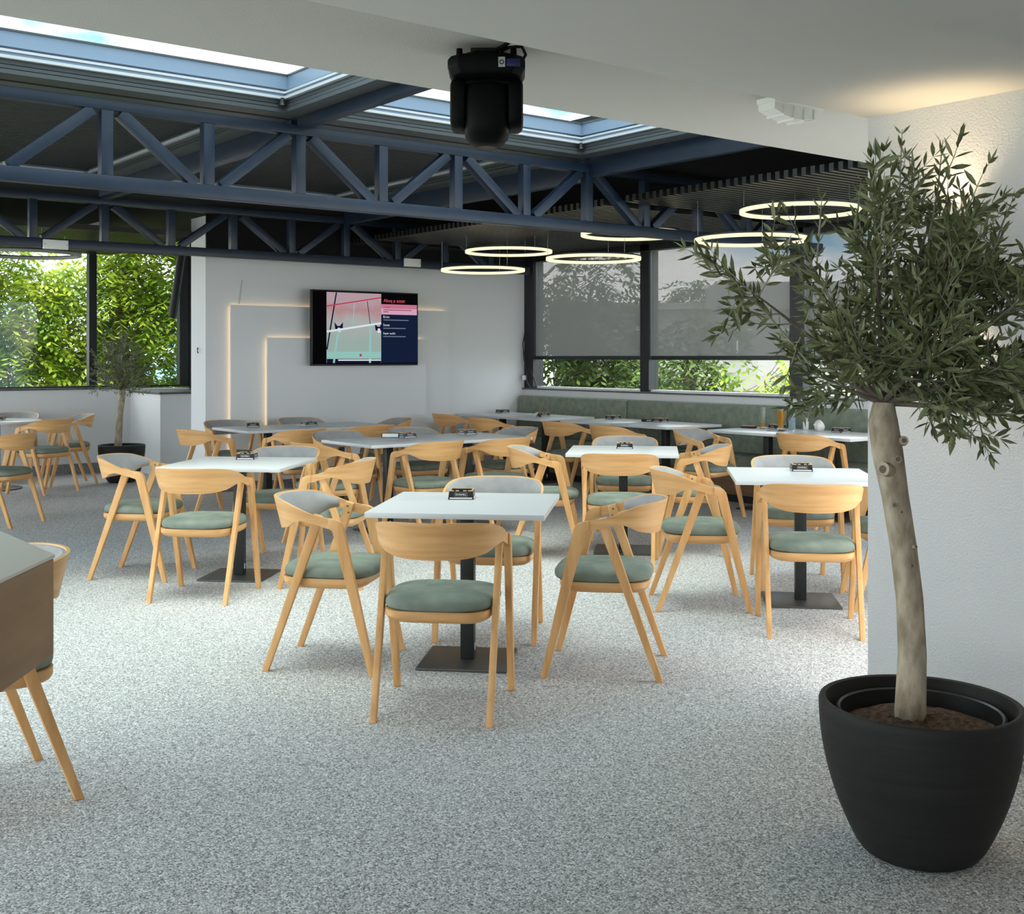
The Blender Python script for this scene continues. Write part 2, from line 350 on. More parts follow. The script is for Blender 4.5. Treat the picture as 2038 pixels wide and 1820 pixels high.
# stepped aluminium rail section swept along an inner rectangle edge: (inset, z0, z1, depth, material, name)
SEC = [('gutter', .000, 3.035, 3.060, .16, 'rail_dark'), ('gutter', .008, 3.066, 3.086, .15, 'rail_dark'), ('gutter', .016, 3.092, 3.118, .14, 'rail_dark'),
       ('light_rail', -.012, 3.120, 3.138, .14, 'rail_light'), ('blue_rail', .012, 3.142, 3.158, .12, 'navy_frame'), ('light_rail', .000, 3.160, 3.174, .12, 'rail_light'),
       ('upstand', .045, 3.200, 3.290, .05, 'navy_frame'), ('upstand_cap', .037, 3.288, 3.300, .06, 'rail_dark')]
def skylight(label, x0, x1, y0, y1, glass):
    t = thing('skylight', label, 'skylight', ((x0 + x1) / 2, (y0 + y1) / 2, 3.03), group='retractable roof bays')
    for nm, ins, z0, z1, dp, mt in SEC:
        # the inner face of each layer is set back by ins; mitred strips on four sides
        a = [(x0 - ins, y0 - ins), (x1 + ins, y0 - ins), (x1 + ins, y1 + ins), (x0 - ins, y1 + ins)]
        b = [(x0 - ins - dp, y0 - ins - dp), (x1 + ins + dp, y0 - ins - dp), (x1 + ins + dp, y1 + ins + dp), (x0 - ins - dp, y1 + ins + dp)]
        for i in range(4):
            j = (i + 1) % 4
            MB().prism([a[i], a[j], b[j], b[i]], z0, z1).build(nm, mt, t, world=True)
    for cx, cy in ((x0, y1), (x1, y1)):
        MB().lathe([(.0, 3.07), (.028, 3.07), (.012, 3.115), (.012, 3.122), (.0, 3.122)], 10, (cx + (.03 if cx == x0 else -.03), cy - .03, 0)).build('corner_cap', 'black_plastic', t, world=True)
    if glass:
        xm = (x0 + x1) / 2
        for p, q in ((x0 - .04, xm - .001), (xm + .001, x1 + .04)):
            MB().box(p, q, y0 - .04, y1 + .04, 3.301, 3.309).build('pane', 'sky_glass', t, world=True)
    else:
        # closed: folded ribbed blind panel, ribs run along the trusses
        m = MB(); n = int((y1 - y0 + .1) / .055)
        for k in range(n):
            y = y0 - .04 + k * .055
            m.box(x0 - .04, x1 + .04, y, y + .036, 3.16, 3.20)
        m.box(x0 - .04, x1 + .04, y0 - .04, y1 + .04, 3.20, 3.25)
        m.build('ribbed_panel', 'rib_panel', t, world=True)
skylight('open skylight bay at left above the near truss', 1.30, 3.53, 3.90, 6.94, True)
skylight('open skylight bay behind the black moving-head light', 3.88, 6.12, 3.90, 6.94, True)
skylight('open skylight bay at the far left edge of the roof', -1.28, .95, 3.90, 6.94, True)
skylight('closed ribbed roof bay behind the near truss, left', 1.30, 3.53, 7.30, 10.86, False)
skylight('closed ribbed roof bay behind the near truss, right', 3.88, 6.12, 7.30, 10.86, False)
skylight('unseen far-left roof bay behind the truss, glazed open as added light', -1.28, .95, 7.30, 10.86, True)  # out of view, opened only to bring daylight to the far area
skylight('unseen skylight bay added out of view at left, before the truss, for light', -4.2, -1.63, 3.90, 6.94, True)  # added unseen bay, lets in more daylight from the left
skylight('unseen skylight bay added out of view at left, behind the truss, for light', -4.2, -1.63, 7.30, 10.86, True)  # added unseen bay, lights the television wall and far floor
# closing strips between the bays
m = MB()
for x in (-1.37, 1.125, 3.705, 6.24):
    m.box(x - .045, x + .045, 3.757, 11.06, 3.24, 3.297)
m.box(-1.46, 6.36, 7.0, 7.14, 3.24, 3.297)
struct('ceiling', m, 'black_void', 'dark roof strips between the skylights')

# slat ceilings
def slats(label, x0, x1, y0, y1, z0, pitch, skip=None):
    t = thing('slat_ceiling', label, 'slat ceiling', ((x0 + x1) / 2, (y0 + y1) / 2, z0), group='black slat ceilings')
    n = int((y1 - y0) / pitch)
    me = MB().box(-(x1 - x0) / 2, (x1 - x0) / 2, -.019, .019, 0, .055).mesh('slat', 'slat_black')
    for k in range(n):
        y = y0 + (k + .5) * pitch
        if skip and any(a < y < b for a, b in skip): continue
        o = link('slat', me, t); o.location = (0, y - t.location.y, 0)
    for f in (.15, .5, .85):
        x = x0 + (x1 - x0) * f
        MB().box(x - .02, x + .02, y0, y1, z0 + .056, z0 + .09).build('carrier', 'slat_black', t, world=True)
slats('black slat ceiling above the ring lamps and bench', 6.60, WX - .02, 3.80, 11.58, 2.70, .077, [(6.95, 7.17), (10.9, 11.1)])
slats('black slat ceiling above the round table at left', -2.0, 5.0, 11.75, 14.55, 2.70, .077)

# ================================================================== LAMPS
RINGS = [('ring lamp nearest the television, the lowest lit ring', 7.62, 10.27, 2.37, True), ('lit ring lamp second from the television, hung higher', 7.55, 9.72, 2.53, True),
         ('lit ring lamp in front of the first window mullion', 7.58, 8.42, 2.37, True), ('lit ring lamp half hidden behind the near truss chord', 7.36, 7.66, 2.53, True),
         ('lit ring lamp crossing the tip of the olive tree, lower of the right pair', 7.38, 6.28, 2.37, True), ('largest lit ring lamp, right above the olive tree tip', 7.22, 5.66, 2.535, True),
         ('unlit ring lamp above the round table at left', 3.42, 12.35, 2.46, False)]
for lab, x, y, z, on in RINGS:
    t = thing('ring_lamp', lab, 'ring lamp', (x, y, z), group='round ring pendant lamps')
    r0, r1 = (.436, .460) if on else (.47, .505)
    n = 64; m = MB().lathe([(r0, .0), (r1, .0), (r1, .028), (r0, .028), (r0, .0)], n); m.smooth = True
    m.build('light_ring', 'ring_light' if on else 'ring_off', t)
    MB().lathe([(r0 - .002, .0282), (r1 + .002, .0282), (r1 + .002, .040), (r0 - .002, .040), (r0 - .002, .0282)], n).build('housing', 'black_steel', t)
    for k in range(3):
        a = 2 * math.pi * k / 3 + .5
        MB().tube([((r0 + r1) / 2 * math.cos(a), (r0 + r1) / 2 * math.sin(a), .044), ((r0 + r1) / 2 * math.cos(a), (r0 + r1) / 2 * math.sin(a), 2.70 - z)], .0022, 5).build('cable', 'steel', t)

def sconce(label, y, z):
    t = thing('wall_sconce', label, 'wall lamp', (3.85, y, z), group='black up and down wall lamps')
    MB().lathe([(.0, .03), (.05, .03), (.05, 0), (.052, 0), (.052, .24), (.05, .24), (.05, .21), (0, .21)], 24, (-.085, 0, 0)).build('shade', 'black_plastic', t)
    MB().box(-.04, 0, -.03, .03, .06, .18).build('bracket', 'black_plastic', t, .004)
    MB().lathe([(0, .2125), (.042, .2125)], 20, (-.085, 0, 0)).build('lamp_glass', 'lamp_warm', t)
    MB().lathe([(0, .0275), (.042, .0275)], 20, (-.085, 0, 0)).build('lamp_glass', 'lamp_warm', t)
    for zz, up in ((.225, 1), (.015, -1)):
        l = bpy.data.lights.new('sconce_beam', 'SPOT'); l.energy = 5.5; l.color = (1, .74, .42); l.spot_size = R(105); l.spot_blend = .9; l.shadow_soft_size = .03
        o = bpy.data.objects.new('sconce_beam', l); COL.objects.link(o); o.parent = t; o.location = (-.085, 0, zz); o.rotation_euler = (R(180) if up > 0 else 0, 0, 0)
sconce('black wall lamp glowing behind the olive crown', 2.325, 1.68)
sconce('black wall lamp nearer the viewer on the same wall', .95, 1.68)

# moving-head stage light
mh = thing('moving_head_light', 'black moving-head stage light hanging from the white soffit', 'stage light', (2.365, 3.165, 2.14), R(-38))
mb = MB(); sec = []
for z, hw, hd in ((.222, .096, .085), (.232, .118, .105), (.255, .129, .113), (.280, .129, .113), (.294, .118, .108), (.300, .085, .08), (.316, .07, .065)):
    c = .035; sec.append([(hw - c, -hd, z), (hw, -hd + c, z), (hw, hd - c, z), (hw - c, hd, z), (-hw + c, hd, z), (-hw, hd - c, z), (-hw, -hd + c, z), (-hw + c, -hd, z)])
mb.rings(sec); mb.build('base', 'matt_black', mh, .004)
for sx in (-1, 1):
    mb = MB(); prof = []
    for k in range(24):
        a = 2 * math.pi * k / 24; ca, sa = math.cos(a), math.sin(a)
        y = .075 * math.copysign(abs(ca) ** .55, ca); z = .142 + .088 * math.copysign(abs(sa) ** .45, sa); prof.append((y, z))
    mb.rings([[(sx * x, y * s_, .142 + (z - .142) * s_) for y, z in prof] for x, s_ in ((.074, .97), (.080, 1), (.106, 1), (.117, .93), (.122, .80))])
    arm = mb.build('yoke_arm', 'matt_black', mh)
    MB().disc((sx * .1225, 0, .10), .019, 20, 'x').build('emblem', 'white_plastic', arm)
    m2 = MB().disc((sx * .1228, .002, .096), .013, 18, 'x'); m2.build('emblem_centre', 'matt_black', arm)
MB().box(-.118, .118, -.05, .05, .205, .226).build('yoke_bridge', 'matt_black', mh, .012)
mb = MB(); hs = []
for z, rx, ry in ((.215, .05, .05), (.205, .072, .075), (.17, .079, .092), (.10, .080, .095), (.06, .078, .092), (.035, .073, .082), (.012, .055, .062), (.003, .038, .042)):
    hs.append([(rx * math.copysign(abs(math.cos(2 * math.pi * k / 28)) ** .7, math.cos(2 * math.pi * k / 28)), ry * math.copysign(abs(math.sin(2 * math.pi * k / 28)) ** .7, math.sin(2 * math.pi * k / 28)), z) for k in range(28)])
mb.rings(hs); head = mb.build('head', 'matt_black', mh)
for k in range(9):
    z = .016 + k * .0065; r = .052 + k * .0024
    MB().lathe([(r, z), (r + .0045, z), (r + .0045, z + .0028), (r, z + .0028)], 28).build('cooling_rib', 'matt_black', head)
MB().lathe([(0, .002), (.034, .002)], 20).build('lens', 'black_gloss', head)
for x, y in ((-.09, -.09), (.09, -.09), (-.05, .09), (.08, .09)):
    MB().lathe([(0, .318), (.010, .318), (.011, .30), (.011, .288)], 12, (x, y * .8, 0)).build('rubber_foot', 'matt_black', mh)
MB().box(.040, .062, -.1135, -.111, .248, .281).build('label_plate', 'grey_plate', mh)
MB().lathe([(.005, 0), (.008, 0)], 16).build('power_symbol', 'matt_black', mh)
ps = [c for c in mh.children if c.name.startswith('power_symbol')][0]; ps.location = (.051, -.1142, .264); ps.rotation_euler = (R(90), 0, 0)
pm('connector_blue', (.01, .012, .10), .4)
MB().box(.066, .112, -.114, -.104, .250, .276).build('connector', 'connector_blue', mh, .003)
MB().tube([(.115, -.112, .262), (.13, -.122, .285), (.118, -.118, .312), (.08, -.10, .318), (.05, -.07, .312)], .0055, 8).build('power_cable', 'matt_black', mh)
MB().tube([(.02, -.06, .31), (.06, -.10, .322), (.09, -.14, .333)], .007, 8).build('signal_cable', 'matt_black', mh)
MB().box(-.055, .035, -.03, .03, .308, .334).build('mounting_clamp', 'black_steel', mh, .005)
MB().box(.07, .115, -.11, -.06, .32, .334).build('cable_clip', 'white_plastic', mh, .002)

# emergency light on the soffit
el = thing('emergency_light', 'white curved emergency light on the soffit right of the stage light', 'emergency light', (3.83, 3.05, 2.474), R(-3))
MB().box(-.15, .15, -.05, .05, -.022, 0).build('back_box', 'white_plastic', el, .004)
mb = MB(); sec = []
for k in range(11):
    x = -.145 + .29 * k / 10; d = .030 + .028 * math.sin(math.pi * k / 10)
    sec.append([(x, -.045, -.020), (x, .045, -.020), (x, .042, -.020 - d), (x, -.042, -.020 - d)])
mb.rings(sec); mb.build('diffuser', 'white_plastic', el)
for k in range(4):
    x = -.09 + k * .06
    MB().box(x - .004, x + .004, -.047, .047, -.024 - .03 - .028 * math.sin(math.pi * (x + .145) / .29) - .002, -.03).build('louvre', 'white_plastic', el)

# black tube hanging by the left window
tb = thing('hanging_tube', 'black tube hanging at a slant beside the left window', 'tube', (5.72, 14.2, 1.93))
MB().tube([(-.06, 0, 0), (-.055, 0, .01), (.07, 0, .80), (.075, 0, 1.12)], [.045, .052, .052, .03], 18).build('tube_body', 'black_steel', tb)
MB().tube([(.06, .0, .4), (.075, 0, .2), (.07, 0, .75)], .008, 6).build('cable', 'black_plastic', tb)

# ================================================================== TELEVISION
TX0, TX1, TZ0, TZ1, TY = 6.125, 7.515, 1.336, 2.176, 11.40
tv = thing('television', 'wall-mounted television showing a pink and teal window picture and a menu', 'television', ((TX0 + TX1) / 2, TY, TZ0))
MB().box(TX0, TX1, TY, TY + .045, TZ0, TZ1).build('housing', 'black_plastic', tv, .006, world=True)
MB().box(6.5, 7.1, TY + .045, 11.53, 1.55, 1.95).build('wall_mount', 'black_steel', tv, world=True)
def uv(u, v): return TX0 + .012 + (TX1 - TX0 - .024) * u, TZ1 - .014 - (TZ1 - TZ0 - .032) * v
def quad(name, pts, mat, layer, parent):
    y = TY - .0015 - layer * .0008
    return MB().add([(uv(*p)[0], y, uv(*p)[1]) for p in pts], [tuple(range(len(pts)))]).build(name, mat, parent, world=True)
def rect(name, u0, v0, u1, v1, mat, layer, parent): return quad(name, [(u0, v0), (u1, v0), (u1, v1), (u0, v1)], mat, layer, parent)
def line(name, a, b, th, mat, layer, parent):
    d = Vector((b[0] - a[0], (b[1] - a[1]) * .6)); d.normalize(); nx, ny = -d.y * th, d.x * th / .6
    return quad(name, [(a[0] + nx, a[1] + ny), (b[0] + nx, b[1] + ny), (b[0] - nx, b[1] - ny), (a[0] - nx, a[1] - ny)], mat, layer, parent)
def scr(name, c, s=.52): emis(name, tuple(((x / 255 + .055) / 1.055) ** 2.4 if x > 10 else x / 3294 for x in c), s)
for nm, c in dict(s_black=(8, 8, 10), s_navy=(22, 32, 58), s_pink=(205, 120, 148), s_pink2=(215, 170, 192), s_red=(190, 60, 85), s_teal=(150, 200, 192), s_white=(225, 235, 240), s_dark=(25, 20, 55), s_title=(235, 90, 110), s_grey=(120, 130, 150), s_rose=(170, 60, 100)).items(): scr(nm, c)
m = bpy.data.materials.new('s_picture'); m.use_nodes = True; n = m.node_tree.nodes; l = m.node_tree.links; n.clear()
t_ = n.new('ShaderNodeTexCoord'); sp = n.new('ShaderNodeSeparateXYZ'); rm = n.new('ShaderNodeValToRGB'); em = n.new('ShaderNodeEmission'); ou = n.new('ShaderNodeOutputMaterial')
nz_ = n.new('ShaderNodeTexNoise'); nz_.inputs['Scale'].default_value = 5; ad = n.new('ShaderNodeMath'); ad.operation = 'MULTIPLY_ADD'; ad.inputs[1].default_value = .28; mpx = n.new('ShaderNodeMapRange')
mpx.inputs['From Min'].default_value = 0; mpx.inputs['From Max'].default_value = .84; em.inputs[1].default_value = .5
l.new(t_.outputs['Object'], sp.inputs[0]); l.new(t_.outputs['Object'], nz_.inputs['Vector']); l.new(sp.outputs[2], mpx.inputs[0]); l.new(nz_.outputs['Fac'], ad.inputs[0]); l.new(mpx.outputs[0], ad.inputs[2]); l.new(ad.outputs[0], rm.inputs[0])
e = rm.color_ramp.elements; e[0].position = .12; e[0].color = (.30, .50, .45, 1); e[1].position = 1.08 if False else 1.0; e[1].color = (.50, .36, .40, 1)
x = e.new(.45); x.color = (.36, .46, .42, 1); x = e.new(.72); x.color = (.45, .47, .46, 1); x = e.new(.88); x.color = (.50, .27, .29, 1)
l.new(rm.outputs[0], em.inputs[0]); l.new(em.outputs[0], ou.inputs[0]); MATS['s_picture'] = m
rect('screen_ground', 0, 0, 1, 1, 's_black', 0, tv)
pic = rect('screen_picture', .125, .012, .64, .985, 's_picture', 1, tv)
line('picture_bar', (.215, .015), (.128, .80), .006, 's_dark', 2, tv)
line('picture_bar', (.128, .205), (.638, .065), .005, 's_red', 3, tv)
line('picture_bar', (.385, .15), (.365, .47), .004, 's_teal', 2, tv)
line('picture_bar', (.505, .12), (.535, .45), .003, 's_dark', 2, tv)
for c, s_ in ((.235, 1), (.615, .9)):
    quad('picture_ears', [(c - .04, .42), (c - .012, .475), (c + .012, .475), (c + .026 if s_ < 1 else c + .04, .42), (c + .026 if s_ < 1 else c + .04, .53), (c - .03, .53)], 's_dark', 3, tv)
    quad('picture_face', [(c - .008, .50), (c + .012, .50), (c + .02, .56), (c - .012, .56)], 's_white', 4, tv)
line('picture_bar', (.126, .555), (.638, .425), .008, 's_white', 5, tv)
line('picture_bar', (.23, .54), (.19, .985), .009, 's_teal', 5, tv)
line('picture_bar', (.535, .46), (.53, .985), .010, 's_teal', 5, tv)
rect('picture_sill', .126, .83, .638, .915, 's_teal', 4, tv)
rect('picture_ground', .126, .93, .638, .985, 's_dark', 4, tv)
quad('picture_mark', [(.43, .86), (.452, .86), (.452, .895), (.43, .895)], 's_red', 6, tv)
rect('picture_caption', .23, .937, .636, .955, 's_white', 7, tv)
rect('menu_panel', .64, .0, 1, .985, 's_navy', 1, tv)
rect('menu_header', .64, .0, 1, .155, 's_black', 2, tv)
rect('menu_highlight', .64, .155, .995, .30, 's_pink2', 2, tv)
rect('menu_highlight_shade', .64, .155, .995, .215, 's_pink', 3, tv)
for body, u, v, sz, mt in (('Abuq p soset', .662, .105, .054, 's_title'), ('Imagine', .662, .197, .030, 's_rose'), ('Ecran', .658, .335, .038, 's_white'), ('Sunet', .658, .45, .038, 's_white'), ('Super audio', .658, .568, .034, 's_white')):
    o = link('menu_text', text_mesh(body, sz, mt, align='LEFT'), tv); xx, zz = uv(u, v); o.location = (xx - tv.location.x, -.0052, zz - tv.location.z); o.rotation_euler = (R(90), 0, 0)
for u0, u1, v, mt in ((.66, .94, .235, 's_rose'), (.66, .71, .262, 's_rose'), (.66, .91, .378, 's_grey'), (.66, .88, .495, 's_grey'), (.66, .88, .612, 's_grey')):
    rect('menu_line', u0, v - .006, u1, v + .006, mt, 4, tv)

# wires at the wall and window post
tag(MB().tube([(5.42, 11.64, 2.26), (5.40, 11.635, 2.12), (5.385, 11.64, 2.0)], .004, 6).build('wall_wire', 'grey_plate'), 'thin grey wire above the left edge of the relief panel', 'wire')
tag(MB().tube([(4.995, 11.82, 1.53), (4.985, 11.80, 1.515), (4.985, 11.80, 1.49), (4.995, 11.81, 1.475)], .006, 6).build('wall_hook', 'black_plastic'), 'tiny black hook on the end of the television wall', 'hook')
cb = thing('window_cables', 'black cables hanging at the window post beside the television wall', 'cable', (9.26, 11.52, 1.05))
MB().tube([(9.27, 11.60, 1.75), (9.24, 11.60, 1.6), (9.25, 11.59, 1.4), (9.27, 11.56, 1.25), (9.22, 11.50, 1.12), (9.25, 11.46, 1.045)], .008, 7).build('cable', 'black_plastic', cb, world=True)
MB().tube([(9.27, 11.60, 1.5), (9.26, 11.50, 1.3), (9.26, 11.40, 1.15), (9.25, 11.33, 1.045)], .007, 7).build('cable', 'black_plastic', cb, world=True)
MB().box(9.23, 9.27, 11.575, 11.605, 1.14, 1.2).build('plug', 'white_plastic', cb, .003, world=True)

# ================================================================== BENCH
BX = WX - .01
be = thing('bench', 'long olive-green upholstered bench under the right windows', 'bench', (BX - .3, 8, 0))
for y0, y1 in ((9.62, 11.60), (7.35, 9.61), (5.1, 7.34), (2.9, 5.09)):
    MB().box(BX - .13, BX - .01, y0, y1, .43, .945).build('back_cushion', 'bench_green', be, .022, world=True)
for y0, y1 in ((9.62, 11.60), (8.10, 9.61), (5.1, 8.09), (2.9, 5.09)):
    MB().box(BX - .58, BX - .10, y0, y1, .31, .46).build('seat_cushion', 'bench_green', be, .028, world=True)
MB().box(BX - .53, BX - .02, 2.9, 11.60, .08, .31).build('base', 'brown_wood', be, .004, world=True)
MB().box(BX - .47, BX - .05, 2.95, 11.55, 0, .08).build('plinth', 'black_steel', be, world=True)

# ================================================================== TABLES
def square_table():
    t = thing('square_table', '', 'table')
    MB().box(-.4, .4, -.4, .4, .720, .745).build('tabletop', 'table_white', t, .003)
    MB().box(-.13, .13, -.13, .13, .712, .720).build('top_plate', 'black_steel', t)
    p = MB().box(-.032, .032, -.032, .032, .012, .712).build('post', 'black_steel', t, .004)
    MB().box(-.006, .006, -.0335, -.032, .05, .085).build('sticker', 'white_plastic', p)
    MB().box(-.21, .21, -.21, .21, 0, .012).build('base_plate', 'base_steel', t, .003)
    return t
TB = [('frontmost white square table, with the closest ashtray', 3.225, 4.465, 45), ('white square table of the left front group', 3.289, 7.10, 45),
      ('white square table cut by the rough wall at right', 5.54, 4.345, 45), ('white square table in front of the bench, second row', 5.96, 6.29, 45),
      ('left table of the joined pair in the middle row', 5.11, 8.20, 0), ('right table of the joined pair in the middle row', 5.915, 8.20, 0),
      ('left table of the joined pair before the television', 5.11, 10.40, 0), ('right table of the joined pair before the television', 5.915, 10.40, 0),
      ('bench table nearest the television wall', 8.57, 11.15, 0), ('second bench table from the television wall', 8.57, 10.345, 0),
      ('third bench table from the television wall, under two ashtrays', 8.60, 9.25, 0), ('fourth bench table from the television wall', 8.60, 8.445, 0),
      ('bench table holding the drinking glasses', 8.64, 7.15, 0), ('bench table beside the drinks, half behind the wall', 8.64, 6.345, 0),
      ('white table top peeking in at the left edge', 2.23, 11.23, 0)]
proto = square_table()
for i, (lab, x, y, a) in enumerate(TB):
    t = proto if i == 0 else copy_tree(proto)
    t.location = (x, y, 0); t.rotation_euler = (0, 0, R(a)); t['label'] = lab; t['group'] = 'white square tables'
rt_ = thing('round_table', 'white round table in front of the left windows', 'table', (3.38, 13.40, 0))
MB().lathe([(0, .720), (.45, .720), (.455, .725), (.455, .742), (.45, .745), (0, .745)], 48).build('tabletop', 'table_white', rt_)
MB().lathe([(.035, .01), (.035, .72)], 20).build('post', 'black_steel', rt_)
MB().lathe([(0, 0), (.26, 0), (.26, .012), (.25, .016), (0, .02)], 40).build('base_plate', 'base_steel', rt_)

# foreground high counter
ct = thing('wooden_counter', 'thick brown wooden counter cut by the left picture edge', 'counter', (.2, 2.3, 0))
c0 = Vector((.734, 2.47)); e1 = Vector((0, 1)); e2 = -Vector((math.cos(R(53.7)), math.sin(R(53.7))))
poly = [c0, c0 + e1 * .62, c0 + e1 * .62 + Vector((-1.1, 0)), c0 + e1 * .62 + Vector((-1.1, -1.55)), c0 + e2 * .95]
poly = [(p.x, p.y) for p in poly]
def shrink(poly, d):
    cx = sum(p[0] for p in poly) / len(poly); cy = sum(p[1] for p in poly) / len(poly)
    return [(cx + (x - cx) * (1 - d), cy + (y - cy) * (1 - d)) for x, y in poly]
MB().prism(poly, .817, 1.018).build('apron', 'counter_side', ct, .006, world=True)
MB().prism(shrink(poly, -.004), 1.018, 1.026).build('top_sheet', 'counter_top', ct, .003, world=True)
MB().box(-.15, .05, 2.3, 2.5, .02, .817).build('pedestal', 'black_steel', ct, .004, world=True)
MB().box(-.4, .3, 2.05, 2.75, 0, .02).build('base_plate', 'black_steel', ct, .004, world=True)

# ================================================================== CHAIRS
def smooth_interp(keys, s):
    for i in range(len(keys) - 1):
        if s <= keys[i + 1][0]:
            t = (s - keys[i][0]) / (keys[i + 1][0] - keys[i][0])
            p0 = keys[max(i - 1, 0)][1]; p1 = keys[i][1]; p2 = keys[i + 1][1]; p3 = keys[min(i + 2, len(keys) - 1)][1]
            return .5 * ((2 * p1) + (-p0 + p2) * t + (2 * p0 - 5 * p1 + 4 * p2 - p3) * t * t + (-p0 + 3 * p1 - 3 * p2 + p3) * t ** 3)
    return keys[-1][1]
KT = [(0, .704), (.12, .716), (.25, .737), (.36, .757), (.5, .776), (.7, .785), (1, .787)]
KB = [(0, .654), (.12, .674), (.25, .690), (.36, .683), (.5, .657), (.7, .641), (1, .637)]
def band_path(s):
    """s 0..1 from right arm tip to back centre -> (x, y, nx, ny)"""
    ls = .105 / .62
    if s < ls: return .262, .075 - .105 * s / ls, 1.0, 0.0
    ph = (s - ls) / (1 - ls) * math.pi / 2
    x, y = .262 * math.cos(ph), -.03 - .232 * math.sin(ph)
    nx, ny = math.cos(ph) / .262, -math.sin(ph) / .232; q = math.hypot(nx, ny); return x, y, nx / q, ny / q
def band(s0, N, in0, in1, ztrim, zrise, puff):
    rings = []; NV = 6
    for i in range(2 * N + 1):
        k = i / N; s = s0 + (1 - s0) * (k if k <= 1 else 2 - k); sg = 1 if k <= 1 else -1
        x, y, nx, ny = band_path(s); zt = smooth_interp(KT, s) - ztrim; zb = smooth_interp(KB, s) + zrise
        endf = min(1, min(k, 2 - k) / .10) if puff else 1
        ring = []
        def pt(z, ins):
            ln = .24 * (z - .70) * min(1, s / .4); return (sg * (x + nx * (ln - ins)), y + ny * (ln - ins), z)
        for j in range(NV + 1):
            z = zb + (zt - zb) * j / NV; ring.append(pt(z, in0))
        for j in range(NV, -1, -1):
            z = zb + (zt - zb) * j / NV
            f = math.sin(math.pi * (.08 + .84 * j / NV)) ** .5 if puff else 1
            ring.append(pt(z, in0 + (in1 - in0) * f * endf ** .5))
        rings.append(ring)
    mb = MB(); mb.rings(rings); return mb
def side_prism(poly, xf, th, sg):
    mb = MB(); n = len(poly)
    a = [(sg * (xf(z) - th / 2), y, z) for y, z in poly]; b = [(sg * (xf(z) + th / 2), y, z) for y, z in poly]
    return mb.add(a + b, [tuple(range(n))[::-1], tuple(range(n, 2 * n))] + [(i, (i + 1) % n, n + (i + 1) % n, n + i) for i in range(n)])
FLEG = [(.243, 0), (.272, 0), (.128, .650), (.121, .674), (.108, .692), (.086, .702), (.055, .706), (.055, .660), (.072, .652)]
RLEG = [(-.270, 0), (-.241, 0), (.006, .660), (.018, .712), (-.022, .724), (-.042, .660)]
def sup(a, b, e, cy, z, n=36):
    r = []
    for k in range(n):
        t = 2 * math.pi * k / n; c, s = math.cos(t), math.sin(t)
        yy = cy + b * math.copysign(abs(s) ** (2 / e), s); nar = 1 - .06 * max(0, -(yy - cy) / b)
        r.append((nar * a * math.copysign(abs(c) ** (2 / e), c), yy, z))
    return r
def make_chair():
    t = thing('armchair', '', 'chair')
    mb = MB(); mb.rings([sup(.232 * f, .225 * f, 3.4, .01, z) for f, z in ((.5, .424), (.94, .426), (.985, .434), (1, .446), (.985, .460), (.94, .472), (.82, .481), (.55, .487), (.2, .489))])
    mb.build('seat_cushion', 'seat_green', t)
    mb = MB(); mb.rings([sup(.224 * f, .205 * f, 5, .0, z) for f, z in ((.88, .378), (.96, .388), (1, .402), (1, .426))]); mb.build('seat_frame', 'beech_ply', t)
    for sg in (1, -1):
        side_prism(FLEG, lambda z: .250 + .006 * z / .7, .029, sg).build('front_leg', 'beech', t, .004)
        rl = side_prism(RLEG, lambda z: .230 + .006 * z / .7, .026, sg).build('rear_leg', 'beech', t, .004)
        for y, z in ((-.002, .668), (-.006, .70)):
            MB().disc((sg * (.2363 - .0136), y - .004, z), .0055, 10, 'x').build('screw', 'brown_wood', rl)
    band(0, 26, 0, .012, 0, 0, False).build('backrest', 'beech_ply', t)
    band(.24, 22, .0122, .034, .005, .007, True).build('back_upholstery', 'back_grey', t)
    return t
